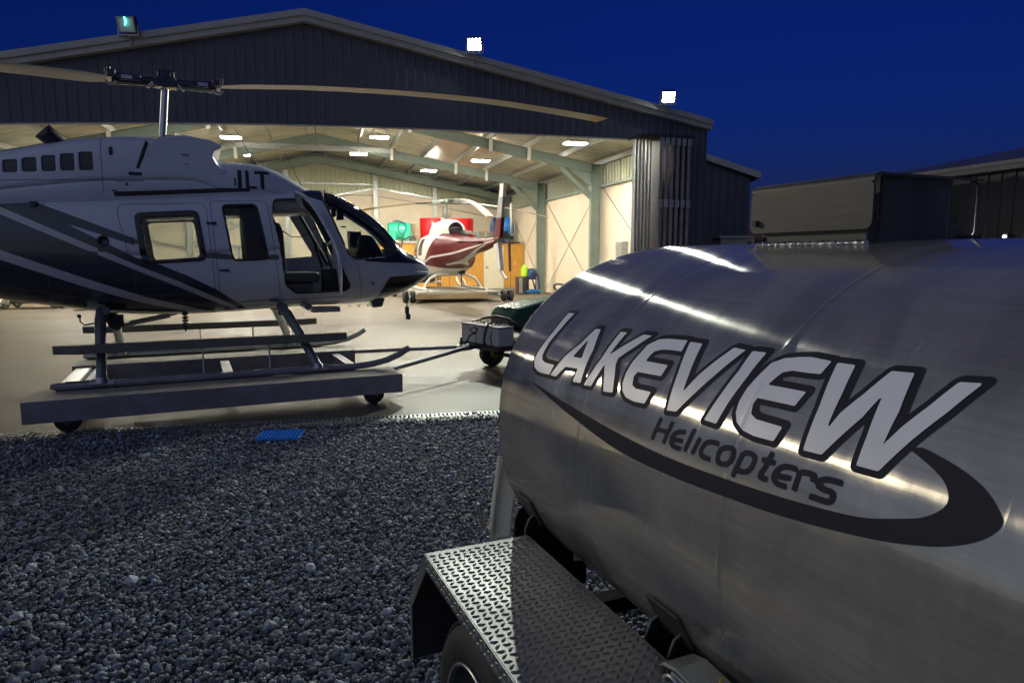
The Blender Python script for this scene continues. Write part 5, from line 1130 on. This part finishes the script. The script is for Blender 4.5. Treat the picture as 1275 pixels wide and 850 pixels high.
# skids
for sd in (-1,1):
    MB().tube([(-1.6,sd*1.05,.42),(2.2,sd*1.05,.42),(2.6,sd*1.05,.5),(2.85,sd*1.05,.7)],.05,10).build('skid_tube',M['pearl'],H2)
    for x in (-.9,1.3): MB().tube([(x,sd*.15,.95),(x,sd*.55,.93),(x,sd*.82,.80),(x,sd*.96,.62),(x,sd*1.05,.42)],.05,10).build('landing_leg',M['pearl'],H2)
MB().tube([(-.95,-.3,.95),(-.95,-.32,.5)],.025,6).box((-1.0,-.3,1.05),(.25,.2,.2)).build('rear_drain_kit',M['dark_steel'],H2)
# its dolly
D2=thing('landing_dolly','low timber edged platform dolly on twin black wheels under the maroon helicopter','dolly',H2P,H2Y)
MB().b2((-1.9,-1.45,.31),(2.6,1.45,.36)).build('deck',M['concrete_box'],D2); 
MB().b2((-1.96,-1.0,.12),(-1.86,1.55,.309)).build('end_beam',M['wood'],D2,bevel=.01)
for y in (-1.4,1.4): MB().b2((-1.9,y-.05,.2),(2.6,y+.05,.309)).build('side_beam',M['galv'],D2)
for y in (-1.75,1.75):
    for x in (-1.75,2.3):
        MB().tube([(x,y-.35*(1 if y>0 else -1),.22),(x,y+.1*(1 if y>0 else -1),.2)],.035,8).build('stub_axle',M['galv'],D2)
        for dy in (-.14,.10):
            w=MB().lathe([(.06,-.08),(.17,-.085),(.195,-.06),(.2,0),(.195,.06),(.17,.085),(.06,.08)],(x,y+dy,.2),(0,1,0),20).build('wheel',M['tyre'],D2)
            MB().lathe([(.001,-.06),(.07,-.07),(.07,.07),(.001,.06)],(x,y+dy,.2),(0,1,0),12).build('wheel_hub',M['galv'],w)
# dark kit of pipes and an engine beyond the dolly
GK=thing('engine_stand','cluttered dark engine on tubular stand beneath the maroon helicopter','engine',hw(.6,14.3),YH)
mb=MB().b2((-.9,-.3,.5),(.8,.3,1.35)); mb.build('engine_block',M['dark_steel'],GK,bevel=.05)
mb=MB()
for k in range(26):
    p=(random.uniform(-1,1),-.35+random.uniform(-.1,.05),random.uniform(.4,1.4)); q=(p[0]+random.uniform(-.5,.5),p[1]-.05,p[2]+random.uniform(-.35,.35)); mb.tube([p,((p[0]+q[0])/2+.05,p[1]-.04,(p[1]+q[2])/2*0+(p[2]+q[2])/2+.06),q],random.uniform(.018,.045),6)
mb.build('pipework',M['steel'],GK)
MB().b2((-.3,-.45,1.1),(.1,-.38,1.3)).tube([(-.2,-.45,1.0),(.2,-.5,1.35)],.04,6).build('red_hose',M['red'],GK)
mb=MB(); 
for x in (-1,1): mb.beam((x,-.3,0),(x,-.3,1.4),.06,.06).beam((x,.3,0),(x,.3,1.4),.06,.06)
mb.beam((-1,-.3,.45),(1,-.3,.45),.06,.06).beam((-1,.3,.45),(1,.3,.45),.06,.06); mb.build('stand',M['dark_steel'],GK)

# ------------------------------------------------------------------ store room with tanks on its roof
SRx0,SRx1,SRy=-1.2,6.12,16.1
SR=thing('store_room','orange plywood store room with cream door at back of hangar','store room',hw(SRx0,SRy),YH)
w_=SRx1-SRx0; dx0,dx1=4.15-SRx0,5.02-SRx0
MB().b2((0,0,.06),(dx0-.06,.05,2.2)).b2((dx1+.06,0,.06),(w_,.05,2.2)).b2((dx0-.06,0,2.12),(dx1+.06,.05,2.2)).build('plywood_wall',M['ply'],SR)
MB().b2((0,.03,0),(w_,2.9,.059)).b2((0,.06,2.201),(w_,2.9,2.30)).b2((-.05,-.06,2.2005),(w_,.06,2.30)).b2((0,.06,.06),(.05,2.9,2.2)).build('roof_and_frame',M['fascia'],SR)
mb=MB()
for x in (1.25,2.45,3.6,dx1+.42): mb.b2((x-.012,-.008,.06),(x+.012,0,2.2))
mb.build('panel_joint',M['dark_steel'],SR)
d_=MB().b2((dx0,-.012,.02),(dx1,.03,2.08)).build('door',M['door_cream'],SR,bevel=.006); MB().tube([(dx0+.09,-.03,1.05),(dx0+.2,-.05,1.05)],.014,6).b2((dx0+.06,-.025,.98),(dx0+.1,-.012,1.12)).build('handle',M['dark_steel'],d_)
MB().b2((dx0-.06,-.02,.0),(dx0-.005,.04,2.13)).b2((dx1+.005,-.02,0),(dx1+.06,.04,2.13)).b2((dx0-.06,-.02,2.082),(dx1+.06,.04,2.13)).build('door_frame',M['door_cream'],SR)
MB().box((w_-.45,-.03,1.25),(.1,.02,.16)).build('notice_tag',M['yellow'],SR)
zb_=2.31
GT=thing('green_tank','bright green horizontal poly tank with coiled blue hose on store room roof','tank',hw(-.15+.3,17.3,zb_),YH)
MB().lathe([(.001,-.55),(.36,-.54),(.42,-.49),(.42,.49),(.36,.54),(.001,.55)],(0,0,.48),(1,0,0),28).build('tank_body',M['green_tank'],GT)
MB().b2((-.40,-.34,0),(-.22,.34,.2)).b2((.22,-.34,0),(.40,.34,.2)).b2((-.42,-.44,.05),(-.20,-.41,.55)).b2((.20,-.44,.05),(.42,-.41,.4)).build('leg',M['green_tank'],GT,bevel=.02)
MB().tube([(.12+.2*math.cos(a),-.45-.03*math.sin(3*a),.62+.26*math.sin(a)) for a in np.linspace(0,12.3,50)],.022,6).tube([(-.3,-.2,.92),(-.1,-.3,.98),(.1,-.3,.93),(.25,-.44,.8)],.03,6).build('hose_coil',M['blue_dark'],GT)
MB().lathe([(.09,0),(.09,.08),(.001,.09)],(-.05,0,.89),(0,0,1),14).build('filler_cap',M['green_tank'],GT)
for i,(x,l) in enumerate(((1.70,'open red cylindrical fire bucket, left of the mast, on store room roof'),(3.15,'open red cylindrical fire bucket, right of the mast, on store room roof'))):
    rt=thing('fire_bucket',l,'bucket',hw(x+.1,17.4,zb_),YH,'red buckets on the store room roof')
    MB().lathe([(.001,.02),(.48,.02),(.54,.08),(.57,.6),(.60,1.12),(.585,1.12),(.55,.6),(.50,.1)],(0,0,0),(0,0,1),20).build('bucket_shell',M['red'],rt)
    mb=MB()
    for k in range(10): a=k*.628; mb.beam((.575*math.cos(a),.575*math.sin(a),.1),(.612*math.cos(a),.612*math.sin(a),1.12),.03,.02)
    mb.build('rib_strap',M['red'],rt); MB().tube([(0,-.58,.75),(.04,-.6,.4),(.0,-.58,.1)],.02,6).build('cord',M['white_plate'],rt)
bs=thing('brown_drum','dull brown drum standing between green tank and red bucket','drum',hw(1.12,17.9,zb_),YH); MB().lathe([(.001,0),(.4,0),(.42,.05),(.42,.8),(.36,.86),(.001,.88)],(0,0,0),(0,0,1),20).build('drum_body',M['wood'],bs); MB().lathe([(.43,.3),(.44,.33),(.43,.36)],(0,0,0),(0,0,1),20).build('drum_hoop',M['steel'],bs)
for x,y,lab,mm,h in ((5.62,17.2,'upright bright blue kayak leaning in the corner on store room roof','blue',1.25),(5.05,17.5,'upright dark blue kayak beside bright blue one, behind tail fin','blue_dark',1.2)):
    k_=thing('kayak',lab,'kayak',hw(x,y,zb_),YH,'kayaks on the store room roof')
    mb=MB(); mb.lathe([(.03,0),(.20,.12),(.29,.35),(.31,.65),(.27,.95),(.16,1.18),(.02,h)],(0,0,0),(0,0,1),20); mb.v=[(a,b*.45,c) for a,b,c in mb.v]; mb.build('hull',M[mm],k_)
    mb=MB(); mb.lathe([(.10,-.01),(.13,0),(.10,.015)],(0,-.125,.62),(0,1,0),20); mb.build('cockpit_rim',M['black'],k_)
kt=thing('camping_gear','tangled green and brown gear heap behind the drooping blade on store room roof','gear',hw(4.25,17.0,zb_),YH)
mb=MB()
for k in range(18): mb.ball((random.uniform(-.35,.5),random.uniform(-.2,.2),random.uniform(.05,.38)),random.uniform(.07,.16),6,(1.2,1,.8))
mb.build('bags',M['green_steel'],kt); mb=MB()
for k in range(9): mb.tube([(random.uniform(-.4,.4),-.25,.02),(random.uniform(-.4,.4),-.3,.5)],.02,5)
mb.build('poles',M['wood'],kt)
# cleaning cart by the right wall
VC=thing('cleaning_cart','dark cabinet with lime and navy bottles and blue hose by the wall','cart',hw(4.95,11.6),YH)
MB().b2((-.45,-.25,0),(-.05,.25,.72)).b2((-.03,-.25,0),(.02,.25,.72)).build('cabinet',M['dark_steel'],VC,bevel=.02); MB().b2((-.43,-.262,.04),(-.28,-.251,.68)).build('cabinet_panel',M['galv'],VC)
MB().lathe([(.14,0),(.15,.3),(.12,.42),(.05,.5),(.001,.5)],(-.12,0,.73),(0,0,1),14).build('lime_bottle',M['lime'],VC)
MB().lathe([(.2,0),(.2,.35),(.15,.45),(.001,.47)],(.2,0,.6),(0,0,1),14).tube([(.3,-.1,1.0),(.45,-.15,.7),(.5,-.2,.3),(.45,-.2,.1)],.04,8).tube([(.1,-.2,.9),(.2,-.25,.5),(.3,-.2,.2)],.03,8).build('vacuum_body',M['blue_dark'],VC)
MB().tube([(.2+.3*math.cos(a)*(1-a*.02),-.3+.12*math.sin(a),.06+.02*a/3) for a in np.linspace(0,15,60)],.045,6).build('hose_coil',M['blue'],VC); MB().tube([(.3,-.25,.1),(.32,-.25,.9)],.02,6).build('wand',M['maroon'],VC)
# far left trolley
FT=thing('flat_trolley','low white framed flat trolley at far left edge inside hangar','trolley',hw(-12.3,7.8),YH)
MB().b2((-.9,-.4,.42),(1.3,.4,.50)).build('deck',M['white_plate'],FT,bevel=.01); MB().b2((-.2,-.35,.15),(1.1,.35,.41)).build('under_tray',M['dark_steel'],FT)
for x in (-.6,-.3,1.0,1.2):
    MB().lathe([(.05,-.04),(.12,-.04),(.13,0),(.12,.04),(.05,.04)],(x,-.42,.13),(0,1,0),18).build('wheel',M['galv'],FT); MB().lathe([(.05,-.04),(.12,-.04),(.13,0),(.12,.04),(.05,.04)],(x,.42,.13),(0,1,0),18).build('wheel',M['galv'],FT)
rr=thing('floor_plank','short dark plank lying on hangar floor below tail of pale blue helicopter','plank',hw(-9.9,6.2),YH); MB().b2((-.5,-.08,0),(.5,.08,.06)).build('board',M['wood'],rr,bevel=.005)
